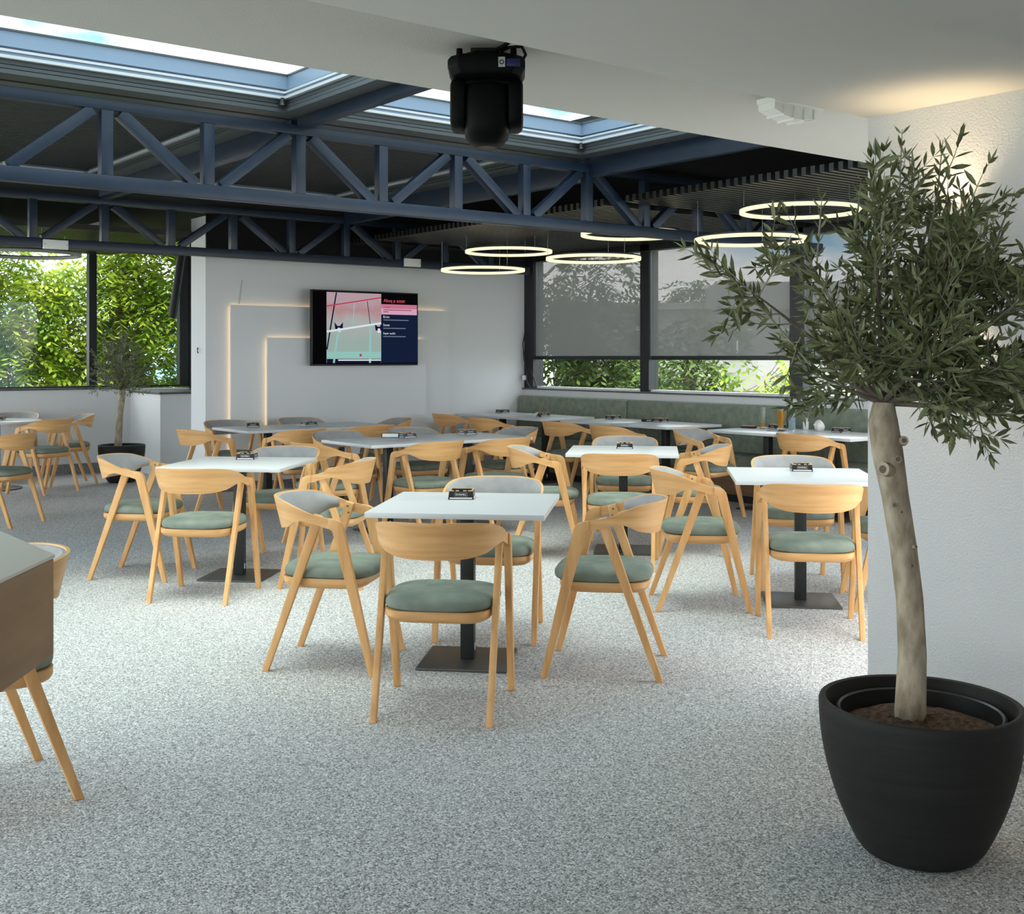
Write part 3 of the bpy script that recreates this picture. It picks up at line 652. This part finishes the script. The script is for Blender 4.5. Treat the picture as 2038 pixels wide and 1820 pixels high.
CH = [ # label, x, y, heading
 ('wooden armchair with its back to the viewer at the frontmost table', 2.726, 3.949, -45.2),
 ('wooden armchair on the left side of the frontmost table', 2.730, 4.849, -137.5),
 ('wooden armchair on the right side of the frontmost table', 3.674, 3.989, 42.1),
 ('wooden armchair on the far side of the frontmost table, grey back showing over the top', 3.655, 4.85, 134.4),
 ('leftmost wooden armchair of the left front table, facing right', 2.812, 7.554, -134.0),
 ('wooden armchair with its back to the viewer at the left front table', 2.850, 6.652, -45.2),
 ('wooden armchair on the right side of the left front table', 3.662, 6.556, 45.1),
 ('wooden armchair on the far side of the left front table', 3.77, 7.49, 130.0),
 ('wooden armchair with its back to the viewer beside the rough wall', 5.035, 3.888, -45.4),
 ('wooden armchair on the left side of the table cut by the rough wall', 5.025, 4.672, -129.9),
 ('wooden armchair on the far side of the table cut by the rough wall', 5.983, 4.736, 139.9),
 ('wooden armchair mostly hidden by the rough wall, one leg showing', 5.93, 3.98, 45.0),
 ('wooden armchair with its back to the viewer at the second-row right table', 5.533, 5.876, -45.6),
 ('wooden armchair on the left side of the second-row right table', 5.381, 6.486, -133.0),
 ('wooden armchair on the right side of the second-row right table', 6.343, 5.948, 44.5),
 ('wooden armchair on the far side of the second-row right table', 6.44, 6.78, 135.0),
 ('wooden armchair at the left end of the middle joined tables', 4.405, 7.943, -88.7),
 ('left one of two wooden armchairs along the near side of the middle joined tables', 5.095, 7.597, 4.5),
 ('right one of two wooden armchairs along the near side of the middle joined tables', 5.758, 7.581, 4.3),
 ('left one of two wooden armchairs on the far side of the middle joined tables', 5.05, 8.80, 180),
 ('right one of two wooden armchairs on the far side of the middle joined tables', 5.82, 8.82, 180),
 ('wooden armchair at the right end of the middle joined tables', 6.52, 8.42, 85),
 ('wooden armchair at the left end of the tables before the television', 4.364, 10.081, -87.3),
 ('wooden armchair with dark grey back at the far left of the television tables', 5.03, 11.03, 182),
 ('left one of two wooden armchairs on the near side of the tables before the television', 4.98, 9.58, 4.3),
 ('right one of two wooden armchairs on the near side of the tables before the television', 5.82, 9.75, 5),
 ('wooden armchair at the right end of the tables before the television', 6.5, 10.5, 80),
 ('wooden armchair under the television, only its grey back rim showing', 5.86, 11.05, 182),
 ('first wooden armchair from the television wall facing the bench', 7.781, 11.0, -93.9),
 ('second wooden armchair from the television wall facing the bench', 7.644, 10.104, -95.3),
 ('third wooden armchair from the television wall facing the bench', 7.765, 8.984, -89.5),
 ('fourth wooden armchair from the television wall facing the bench', 7.683, 8.169, -92.2),
 ('wooden armchair between the bench tables, turned towards the drinks', 7.749, 7.124, 194.0),
 ('wooden armchair in front of the table with the drinks', 8.15, 6.287, -87.5),
 ('wooden armchair at the left picture edge, back to the viewer', 2.703, 10.579, 40.0),
 ('wooden armchair with its back to the viewer at the round table', 3.688, 12.755, 27.2),
 ('wooden armchair on the right side of the round table by the potted tree', 4.146, 13.418, 86.7),
 ('wooden armchair on the far side of the round table under the window', 3.74, 14.14, 150),
 ('wooden armchair behind the brown counter, mostly cut off', .967, 4.071, 89.5)]
proto = make_chair()
for i, (lab, x, y, a) in enumerate(CH):
    t = proto if i == 0 else copy_tree(proto)
    t.location = (x, y, 0); t.rotation_euler = (0, 0, R(a)); t['label'] = lab; t['group'] = 'beech armchairs with green seats'

# ================================================================== TABLE THINGS
def make_ashtray():
    t = thing('ashtray', '', 'ashtray')
    h, b, tp = .040, .062, .057
    mb = MB(); o0 = [(-b, -b, 0), (b, -b, 0), (b, b, 0), (-b, b, 0)]; o1 = [(-tp, -tp, h), (tp, -tp, h), (tp, tp, h), (-tp, tp, h)]
    i1 = [(x * .88, y * .88, h) for x, y, z in o1]; i0 = [(x * .74, y * .74, .012) for x, y, z in o1]
    mb.rings([o0, o1, i1, i0]); mb.smooth = False; mb.build('tray', 'black_plastic', t)
    for k in range(4):
        e = MB().box(-.026, -.010, -.004, .004, 0, .004).box(.010, .026, -.004, .004, 0, .004).box(-.054, -.034, -.004, .004, 0, .004).box(.034, .054, -.004, .004, 0, .004)
        o = e.build('rim_piece', 'tan_wood', t); a = k * math.pi / 2; o.rotation_euler = (0, 0, a); o.location = (.0535 * math.sin(a), -.0535 * math.cos(a), h)
        tilt = math.atan2(b - tp, h)
        for nm, mbb, mt in (('white_stripe', MB().box(-.054, .054, -.0006, .0006, .004, .0095), 'white_plastic'),
                            ('logo_frame', MB().box(-.030, .030, -.0005, .0005, .014, .0148).box(-.030, .030, -.0005, .0005, .0322, .033).box(-.030, -.0292, -.0005, .0005, .0148, .0322).box(.0292, .030, -.0005, .0005, .0148, .0322), 'grey_plate')):
            o = mbb.build(nm, mt, t); o.rotation_euler = (-tilt, 0, a); o.location = (b * math.sin(a), -b * math.cos(a), 0)
        o = link('logo_text', TXT, t); o.rotation_euler = (R(90) - tilt, 0, a)
        rr = b + .0006 - .0235 * math.tan(tilt); o.location = (rr * math.sin(a), -rr * math.cos(a), .0235)
    return t
TXT = text_mesh('DUNHILL', .0125, 'white_plastic', 'logo_text')
AS = [('black square ashtray on the frontmost table', 3.30, 4.62, -40), ('black square ashtray on the left front table', 3.43, 7.29, -38), ('black square ashtray on the table cut by the rough wall', 5.72, 4.48, -45),
      ('black square ashtray on the second-row right table', 6.08, 6.40, -45), ('left black ashtray on the middle joined tables, beside the reserved sign', 5.42, 8.40, 0), ('right black ashtray on the middle joined tables', 6.07, 8.42, 0),
      ('left black ashtray on the tables before the television', 5.06, 10.62, -25), ('right black ashtray on the tables before the television', 5.60, 10.48, 0), ('black ashtray on the bench table nearest the television wall', 8.72, 11.35, 0),
      ('black ashtray beside the white folded card', 8.62, 10.45, -20), ('black ashtray on the third bench table from the television wall', 8.80, 9.45, 0), ('black ashtray next to the small dark box on a bench table', 8.80, 8.72, 0),
      ('black ashtray between the two drinking glasses', 8.86, 7.22, -15), ('black ashtray right of the crumpled napkin', 8.90, 6.52, -10),
      ('left black ashtray on the round table', 3.16, 13.36, 10), ('right black ashtray on the round table', 3.40, 13.42, -30)]
proto = make_ashtray()
for i, (lab, x, y, a) in enumerate(AS):
    t = proto if i == 0 else copy_tree(proto)
    t.location = (x, y, .7452); t.rotation_euler = (0, 0, R(a)); t['label'] = lab; t['group'] = 'black square ashtrays'
ZT = .7452
rs = thing('reserved_sign', 'small white reserved sign lying beside an ashtray', 'sign', (5.30, 8.47, ZT), R(-38))
MB().add([(-.075, -.012, 0), (.075, -.012, 0), (.075, .03, 0), (-.075, .03, 0), (-.075, .009, .038), (.075, .009, .038)], [(0, 1, 5, 4), (2, 3, 4, 5), (0, 4, 3), (1, 2, 5), (0, 3, 2, 1)]).build('card', 'black_plastic', rs)
tilt = math.atan2(.021, .038)
o = MB().box(-.068, .068, -.0006, .0006, .005, .038).build('face', 'white_plastic', rs); o.rotation_euler = (-tilt, 0, 0); o.location = (0, -.0124, 0)
o = link('sign_text', text_mesh('RESERVED', .020, 'black_plastic'), rs); o.rotation_euler = (R(90) - tilt, 0, 0); o.location = (0, -.0016, .0205)
fc = thing('folded_card', 'small white folded card standing on a bench table', 'card', (8.46, 10.36, ZT), R(-60))
MB().bar((-.03, -.03, .0), (0, 0, .05), .075, .002, (0, 0, 1)).build('card_leaf', 'paper', fc); MB().bar((.03, .03, .0), (0, 0, .05), .075, .002, (0, 0, 1)).build('card_leaf', 'black_plastic', fc)
db = thing('dark_box', 'small dark box lying left of an ashtray on a bench table', 'box', (8.78, 8.90, ZT), R(-10))
MB().box(-.05, .05, -.035, .035, 0, .03).build('box_body', 'black_plastic', db, .003); MB().box(-.03, .03, -.0355, -.035, .008, .02).build('print', 'grey_plate', db)
# drinks
gl = thing('empty_glass', 'tall nearly empty beer glass on the bench table', 'glass', (8.78, 7.33, ZT))
GP = [(0, .004), (.026, .004), (.030, 0), (.031, .02), (.030, .06), (.034, .12), (.037, .205), (.0355, .205), (.0325, .12), (.028, .06), (.027, .022), (0, .018)]
MB().lathe(GP, 24).build('glass_body', 'drink_glass', gl); MB().lathe([(0, .0185), (.0265, .0225), (.0272, .055), (0, .055)], 20).build('beer_rest', 'beer', gl)
g2 = thing('beer_glass', 'full amber beer glass beside the water bottle', 'glass', (8.74, 7.08, ZT))
MB().lathe(GP, 24).build('glass_body', 'drink_glass', g2); MB().lathe([(0, .0185), (.0265, .0225), (.0275, .06), (.032, .12), (.0345, .185), (0, .185)], 20).build('beer_fill', 'beer', g2)
wb = thing('water_bottle', 'pale blue plastic water bottle behind the beer glass', 'bottle', (8.85, 7.04, ZT))
MB().lathe([(0, .003), (.025, 0), (.032, .012), (.031, .05), (.033, .055), (.031, .06), (.033, .075), (.033, .13), (.028, .155), (.014, .19), (.013, .205)], 24).build('bottle_body', 'bottle_blue', wb)
MB().lathe([(.0335, .085), (.0335, .125)], 24).build('label', 'navy_frame', wb); MB().lathe([(0, .222), (.015, .222), (.0155, .20), (.0145, .20)], 18).build('cap', 'white_plastic', wb)
cu = thing('white_cup', 'white napkin cup with paper sticks on the bench table', 'cup', (8.98, 6.98, ZT))
MB().lathe([(0, .002), (.026, 0), (.029, .075), (.027, .075), (.024, .006)], 24).build('cup_body', 'white_plastic', cu)
for k in range(5): MB().bar((.012 * math.cos(k * 1.3), .012 * math.sin(k * 1.3), .01), (.02 * math.cos(k * 1.3), .02 * math.sin(k * 1.3), .10 + .005 * k), .009, .002).build('paper_stick', 'tan_wood' if k == 2 else 'paper', cu)
random.seed(3)
mb = MB(); rr = []
for i in range(7):
    z = .10 * i / 6; f = math.sin(math.pi * (.12 + .8 * i / 6)); rr.append([((.055 * f * random.uniform(.7, 1.2)) * math.cos(k * .5236), (.055 * f * random.uniform(.7, 1.2)) * math.sin(k * .5236), z + random.uniform(-.006, .006) * (0 < i)) for k in range(12)])
rr[0] = [(x, y, .001) for x, y, z in rr[0]]
mb.rings(rr); nk = mb.build('crumpled_napkin', 'paper'); nk.location = (8.92, 6.78, ZT); tag(nk, 'crumpled white paper napkin on the bench table', 'napkin')
ph = thing('phone_stack', 'dark phone and wallet stacked at the left end of the drinks table', 'phone', (8.74, 7.47, ZT), R(20))
MB().box(-.04, .04, -.07, .07, 0, .014).build('wallet', 'black_plastic', ph, .004); MB().box(-.036, .036, -.072, .068, .0145, .024).build('phone', 'phone_red', ph, .004)
tag(MB().box(-.05, .05, -.08, .08, 0, .004).build('dark_folder', 'black_plastic', None, .001), 'flat dark folder lying under the beer glass side', 'folder').location = (8.60, 7.02, ZT)
for o in bpy.data.objects:
    if o.name == 'dark_folder': o.rotation_euler = (0, 0, R(25))

# ================================================================== OLIVE TREES IN POTS
def pot(t, rt, rb, h, n=56, oval=1.0):
    mb = MB(); prof = []
    for k in range(14):
        f = k / 13; r = rb + (rt - rb) * (1 - (1 - f) ** 2.1); prof.append((r, h * f))
    prof = [(rb * .3, 0), (rb * .92, 0)] + [(prof[0][0], .008)] + prof[1:-1] + [(rt, h - .012), (rt - .003, h - .003), (rt - .010, h), (rt - .020, h - .003), (rt - .026, h - .02), (rt - .05, h - .12)]
    mb.lathe(prof, n); p = mb.build('pot', 'pot_black', t)
    MB().lathe([(rt - .055, h - .10), (rt - .05, h - .032), (rt - .056, h - .028), (rt - .062, h - .032), (rt - .07, h - .12)], n).build('inner_pot', 'pot_inner', t)
    mb = MB(); sr = []
    for r, z in ((rt - .066, h - .075), (rt - .13, h - .06), (rt - .2, h - .05), (.02, h - .045)): sr.append([(r * math.cos(2 * math.pi * k / 28), r * math.sin(2 * math.pi * k / 28), z + random.uniform(-.008, .008)) for k in range(28)])
    mb.rings(sr); mb.build('soil', 'soil', t)
LEAFV = [(0, 0, 0), (.10, .30, .02), (.115, .58, .03), (0, 1, .0), (-.115, .58, .03), (-.10, .30, .02), (0, .3, -.015), (0, .6, -.012)]
LEAFF = [(0, 1, 6), (0, 6, 5), (1, 2, 7, 6), (6, 7, 4, 5), (2, 3, 7), (7, 3, 4)]
def leaf_matrix(p, d, L, roll):
    d = d.normalized(); ref = Vector((0, 0, 1)) if abs(d.z) < .95 else Vector((1, 0, 0))
    a = d.cross(ref).normalized(); b = a.cross(d)
    a2 = a * math.cos(roll) + b * math.sin(roll); b2 = d.cross(a2) * -1
    return Matrix(((a2.x * L, d.x * L, b2.x * L, p.x), (a2.y * L, d.y * L, b2.y * L, p.y), (a2.z * L, d.z * L, b2.z * L, p.z), (0, 0, 0, 1)))
def olive(t, trunk, rads, limbs, leafL, nmax, sub, seed, campos=None, wide=1.0):
    """trunk: points; limbs: list of end points; leaves carried by twigs off each limb"""
    rnd = random.Random(seed)
    MB().tube(trunk, rads, 16).build('trunk', 'bark', t)
    top = Vector(trunk[-1]); leaves = []; br = MB(); tw = MB()
    def twig(p, d, L, rad):
        pts = [p]; q = p.copy(); dd = d.normalized(); n = max(3, int(L / (leafL * .5)))
        for k in range(n):
            dd = (dd + Vector((rnd.uniform(-.09, .09), rnd.uniform(-.09, .09), rnd.uniform(-.03, .09)))).normalized(); q = q + dd * (L / n); pts.append(q.copy())
        tw.tube(pts, [rad * (1 - .7 * k / n) for k in range(n + 1)], 4, False)
        ang = rnd.uniform(0, 6.28)
        for k in range(1, n + 1):
            p_ = pts[k]; dd = (pts[k] - pts[k - 1]).normalized(); ang += 1.57
            ref = Vector((.3, .2, .93)) if abs(dd.z) < .9 else Vector((1, .1, 0)); a = dd.cross(ref).normalized(); b = dd.cross(a)
            for s in (0, math.pi):
                o = a * math.cos(ang + s) + b * math.sin(ang + s)
                leaves.append((p_, (dd * rnd.uniform(.5, 1.0) + o * rnd.uniform(.6, 1.0)), leafL * wide * rnd.uniform(.7, 1.25) * (.75 if k == n else 1), rnd.uniform(0, 6.28)))
            if k == n: leaves.append((p_, dd, leafL * .8, rnd.uniform(0, 6.28)))
        return pts
    for end, r0, ntw, tl in limbs:
        end = Vector(end); mid = top.lerp(end, .5) + Vector((rnd.uniform(-.04, .04), rnd.uniform(-.04, .04), rnd.uniform(-.02, .03)))
        pts = []
        for k in range(9):
            f = k / 8; pts.append(top.lerp(mid, f).lerp(mid.lerp(end, f), f))
        br.tube(pts, [r0 * (1 - .8 * k / 8) for k in range(9)], 7, False)
        for k in range(ntw):
            f = rnd.uniform(.28, 1) ** .8; i = min(7, int(f * 8)); p = pts[i].lerp(pts[i + 1], f * 8 - i)
            out = (p - top); out.z *= .5
            d = out.normalized() * .55 + Vector((rnd.uniform(-1, 1), rnd.uniform(-1, 1), rnd.uniform(-.55, .95))) * .9
            ps = twig(p, d, tl * rnd.uniform(.5, 1.15), .0028)
            for s in range(sub):
                twig(ps[rnd.randrange(1, len(ps))], d + Vector((rnd.uniform(-1, 1), rnd.uniform(-1, 1), rnd.uniform(-.6, .8))), tl * rnd.uniform(.3, .6), .002)
        twig(pts[-1], pts[-1] - pts[-3], tl, .003)
    br.build('branches', 'bark_dark', t); tw.build('twigs', 'twig', t)['kind'] = 'stuff'
    return leaves
def leaves_build(t, leaves, nobj, mat, near=None):
    tl = t.location
    if near is not None: leaves.sort(key=lambda q: (q[0] + tl - near).length)
    base = MB().add(LEAFV, LEAFF).mesh('leaf', mat, auto=180)
    for q in leaves[:nobj]:
        o = link('leaf', base, t); o.matrix_basis = leaf_matrix(*q)
    mb = MB()
    for q in leaves[nobj:]:
        mx = leaf_matrix(*q); mb.add([mx @ Vector(v) for v in LEAFV], LEAFF)
    me = bpy.data.meshes.new('foliage'); me.from_pydata(mb.v, [], mb.f); me.materials.append(MATS[mat]); me.update()
    o = link('foliage', me, t); o['kind'] = 'stuff'
def L3(lat, z, dep): v = RT * lat + FW * dep; return (v.x, v.y, z)
ot = thing('potted_olive_tree', 'large olive tree in a black pot in the right foreground', 'potted tree', (3.02, 1.94, 0))
pot(ot, .285, .165, .435)
trunk = [L3(-.028, .36, 0), L3(-.028, .40, 0), L3(-.022, .57, .0), L3(-.030, .73, .0), L3(-.048, .88, .0), L3(-.072, 1.03, .0), L3(-.095, 1.16, 0), L3(-.108, 1.25, 0), L3(-.105, 1.30, 0)]
rads = [.046, .044, .040, .0385, .0375, .038, .044, .042, .030]
LM = []
for lat, z, dep, n_, tl in ((-.50, 1.62, -.05, 7, .17), (-.36, 1.70, .12, 11, .18), (-.30, 1.45, -.20, 13, .17), (-.34, 1.37, .02, 9, .15), (-.22, 1.80, -.10, 11, .20), (-.10, 1.82, .12, 11, .20),
                            (.02, 1.78, -.15, 13, .20), (.04, 1.90, .05, 9, .20), (.14, 1.72, .10, 13, .19), (.18, 1.58, -.20, 14, .18), (.28, 1.62, .02, 13, .19), (.30, 1.42, -.10, 12, .18),
                            (.36, 1.38, .15, 10, .18), (.10, 1.40, -.28, 13, .18), (-.12, 1.42, -.28, 13, .18), (-.08, 1.55, .30, 10, .18), (.16, 1.30, .20, 9, .17), (-.20, 1.36, .25, 9, .17), (0, 1.55, 0, 12, .18), (.05, 1.36, -.1, 10, .17), (.22, 1.26, -.10, 7, .16), (-.02, 1.62, -.22, 12, .18)):
    LM.append((L3(lat * (.86 if -.45 < lat < 0 else 1) + (.03 if lat > -.45 else 0), z, dep), .010, n_, tl))
lv = olive(ot, trunk, rads, LM, .062, 0, 2, 11)
# tall top shoots and the low drooping sprig
extra = MB(); rnd = random.Random(5)
def shoot(pts, n, L):
    pts = [Vector(p) for p in pts]; extra.tube(pts, [.003] * (len(pts) - 1) + [.001], 5, False)
    for k in range(n):
        f = (k + .6) / n * (len(pts) - 1); i = min(len(pts) - 2, int(f)); p = pts[i].lerp(pts[i + 1], f - i); d = (pts[i + 1] - pts[i]).normalized()
        a = d.cross(Vector((.2, .3, .9)) if abs(d.z) < .9 else Vector((1, .1, 0))).normalized(); b = d.cross(a); an = k * 1.57 + rnd.uniform(-.3, .3)
        for s in (0, math.pi):
            o = a * math.cos(an + s) + b * math.sin(an + s); lv.append((p, d * .9 + o * .8, L * rnd.uniform(.8, 1.2), rnd.uniform(0, 6.28)))
shoot([L3(-.10, 1.75, -.05), L3(-.075, 1.92, -.05), L3(-.068, 2.085, -.05)], 9, .040)
shoot([L3(.02, 1.78, -.02), L3(.045, 1.92, -.02), L3(.06, 2.06, -.02)], 9, .042)
shoot([L3(.20, 1.70, .0), L3(.24, 1.82, .0), L3(.27, 1.89, .0)], 6, .042)
shoot([L3(.30, 1.66, -.05), L3(.36, 1.78, -.05), L3(.40, 1.84, -.05)], 6, .044)
shoot([L3(-.30, 1.70, .0), L3(-.29, 1.82, .0), L3(-.285, 1.90, .0)], 6, .040)
shoot([L3(-.20, 1.74, .0), L3(-.18, 1.86, .0), L3(-.17, 1.95, .0)], 6, .040)
shoot([L3(-.34, 1.42, -.05), L3(-.45, 1.55, -.05), L3(-.555, 1.655, -.05)], 10, .042)
shoot([L3(.02, 1.30, -.1), L3(.10, 1.22, -.12), L3(.16, 1.16, -.12)], 8, .046)
o = extra.build('shoots', 'twig', ot); o['kind'] = 'stuff'
leaves_build(ot, lv, 300, 'olive_leaf', Vector((0, 0, 1.432)))
# pruned stubs on the trunk
for lat, z, dep, r, ln in ((-.082, 1.105, -.012, .021, .055), (-.075, 1.135, -.02, .012, .024), (-.085, 1.005, -.028, .008, .010), (-.065, .985, -.030, .007, .009), (-.03, .885, -.030, .006, .012), (-.040, .83, -.030, .006, .010), (-.06, 1.19, -.03, .013, .020)):
    v = Vector(L3(lat, z, dep)); d = (-FW * .8 + RT * (-.9 if r > .02 else (.35 if lat > -.05 else -.1)) + Vector((0, 0, .12))).normalized()
    k = MB().tube([v, v + d * ln * .7, v + d * ln, v + d * (ln + .001)], [r * 1.15, r, r * .98, r * .6], 12).build('pruned_stub', 'bark', ot)
    MB().tube([v + d * (ln + .0012), v + d * (ln + .002)], [r * .55, r * .5], 10).build('stub_heart', 'bark_dark', k)
o2 = thing('potted_olive_tree', 'small round-crowned olive tree in a black pot at the left windows', 'potted tree', (4.70, 13.28, 0))
pot(o2, .26, .15, .43)
trunk = [L3(-.04, .36, 0), L3(-.04, .45, 0), L3(-.03, .62, 0), L3(-.02, .80, 0), L3(.0, .98, 0), L3(0, 1.06, 0)]
LM = []
rnd = random.Random(9)
for k in range(22):
    a = k * 2.4; z = 1.02 + .62 * ((k + .5) / 22); rr_ = .26 * math.sin(math.pi * min(1, .25 + .72 * (k + .5) / 22)); LM.append((L3(rr_ * math.cos(a) - .03, z, rr_ * math.sin(a)), .008, 8, .15))
LM.append((L3(-.22, 1.72, 0), .006, 5, .16))
lv = olive(o2, trunk, [.045, .042, .038, .036, .04, .035], LM, .042, 0, 1, 21)
leaves_build(o2, lv, 0, 'olive_leaf')

# ================================================================== OUTSIDE
struct('ground', MB().box(-60, 120, -60, 120, -6.2, -6.0), 'ground_out', 'ground outside below the terrace')
def out_tree(label, base, h, crown, n, leafL, mat, seed, trunkr=.16):
    """crown: list of (dx,dy,z,r) blobs; leaves hang in sprays of leaflets"""
    rnd = random.Random(seed); t = thing('tree', label, 'tree', base, group='trees outside the windows')
    z0 = base[2]; top = Vector((0, 0, h))
    MB().tube([(0, 0, 0), (.08, .05, h * .4), (0, 0, h)], [trunkr, trunkr * .75, trunkr * .4], 10).build('trunk', 'bark_dark', t)
    br = MB(); lm = MB(); tot = sum(c[3] ** 2 for c in crown)
    for dx, dy, z, r in crown:
        c = Vector((dx, dy, z - z0)); st = Vector((0, 0, min(h, max(1.0, c.z - 1.2)))); md = st.lerp(c, .5) + Vector((0, 0, .3))
        br.tube([st, md, c], [trunkr * .35, trunkr * .22, trunkr * .08], 6, False)
        m_ = int(n * r * r / tot / 11)
        for k in range(m_):
            v = Vector((rnd.gauss(0, 1), rnd.gauss(0, 1), rnd.gauss(0, .9))).normalized() * r * rnd.uniform(.45, 1.0) ** .6; p = c + v
            d = Vector((v.x, v.y, -.2 * r + rnd.uniform(-.3, .3) * r)).normalized(); sd = d.cross(Vector((0, 0, 1))).normalized()
            if rnd.random() < .25: br.tube([c + v * .35, p], [.008, .004], 3, False)
            for j in range(5):        # spray of paired leaflets
                q = p + d * (j * leafL * .55) - Vector((0, 0, .04 * j * j * leafL * 1.6))
                for s in (-1, 1):
                    dl = (d * .5 + sd * s * .8 + Vector((0, 0, rnd.uniform(-.7, .1)))).normalized(); wv = dl.cross(Vector((rnd.uniform(-.4, .4), rnd.uniform(-.4, .4), 1))).normalized() * leafL * .19
                    lm.add([q, q + dl * leafL * .5 + wv, q + dl * leafL, q + dl * leafL * .5 - wv], [(0, 1, 2, 3)])
    br.build('branches', 'bark_dark', t)
    me = bpy.data.meshes.new('foliage'); me.from_pydata(lm.v, [], lm.f); me.materials.append(MATS[mat]); me.update(); o = link('foliage', me, t); o['kind'] = 'stuff'
def blobs(n, rx, ry, z0, z1, r0, r1, seed):
    rnd = random.Random(seed); return [(rnd.uniform(-rx, rx), rnd.uniform(-ry, ry), z0 + (z1 - z0) * (k + .5) / n + rnd.uniform(-.3, .3), rnd.uniform(r0, r1)) for k in range(n)]
out_tree('leafy yellow-green tree filling the left window', (4.0, 18.2, -6), 8.5, blobs(18, 1.1, .8, -1.6, 3.9, .7, .95, 1), 38000, .15, 'tree_leaf', 31)
out_tree('leafy yellow-green tree right of the left window mullion', (6.5, 18.6, -6), 8.5, blobs(18, 1.1, .8, -1.6, 3.9, .7, .95, 2), 38000, .15, 'tree_leaf', 32)
out_tree('darker tree standing behind the leafy ones at left', (5.4, 22.0, -6), 6.5, blobs(18, 2.8, .9, -2.0, 1.9, 1.0, 1.3, 3), 26000, .17, 'tree_leaf_dark', 33)
out_tree('green tree behind the blind next to the television wall', (12.4, 14.0, -6), 8.0, blobs(14, .8, 1.0, -.6, 2.5, .6, .85, 4), 20000, .15, 'tree_leaf_dark', 34)
out_tree('sparse tree with thin branches behind the middle blind', (12.4, 11.75, -6), 7.2, blobs(7, .3, .45, .2, 2.2, .3, .45, 5), 2200, .15, 'tree_leaf_dark', 35)
out_tree('bright green bush left of the olive crown outside the window', (12.6, 10.3, -6), 6.6, blobs(5, .3, .3, -.2, 1.05, .35, .5, 6), 3200, .14, 'tree_leaf', 36)
out_tree('bright green bush behind the olive crown outside the window', (12.6, 8.7, -6), 6.6, blobs(7, .4, .6, -.2, 1.1, .4, .55, 7), 4200, .14, 'tree_leaf', 38)
out_tree('round dark tree rising over the roof of the far building', (50.5, 45.5, -6), 9, [(0, 0, 4.2, 2.2), (1.2, -.6, 4.0, 2.0), (-1, .8, 4.2, 1.9)], 5000, .5, 'tree_leaf_dark', 37)
# far building, facing the room
fb = thing('apartment_building', 'pale far building with dark windows seen through the blinds', 'building', (41.5, 35.0, -6), R(-38))
MB().box(-9, 16, 0, 8, 0, 9.6).build('wall', 'facade', fb)
MB().box(-9.2, 16.2, -.25, 8.2, 9.6, 9.9).build('roof_edge', 'facade', fb)
MB().box(-1.5, 6, .5, 5, 9.9, 10.9).build('roof_storey', 'facade', fb)
MB().box(-9, 16, -.12, 0, 6.55, 6.75).build('cornice', 'facade', fb); MB().box(-5, 1.0, -.5, 0, 5.9, 6.9).build('balcony', 'facade', fb)
wm = MB().box(-.62, .62, -.02, .04, 0, 1.25).mesh('window', 'far_glass'); bmn = MB().box(-.04, .04, -.05, 0, 0, 1.25).box(-.66, .66, -.05, 0, -.06, 0).box(-.66, .66, -.05, 0, 1.25, 1.31).mesh('window_frame', 'white_plastic')
for zz in (1.0, 4.4, 7.4):
    for xx in (-7.5, -5.2, -2.6, -.9, 1.6, 3.4, 6.0, 8.5, 11.0, 13.5):
        o = link('window', wm, fb); o.location = (xx, 0, zz); f = link('window_frame', bmn, o)
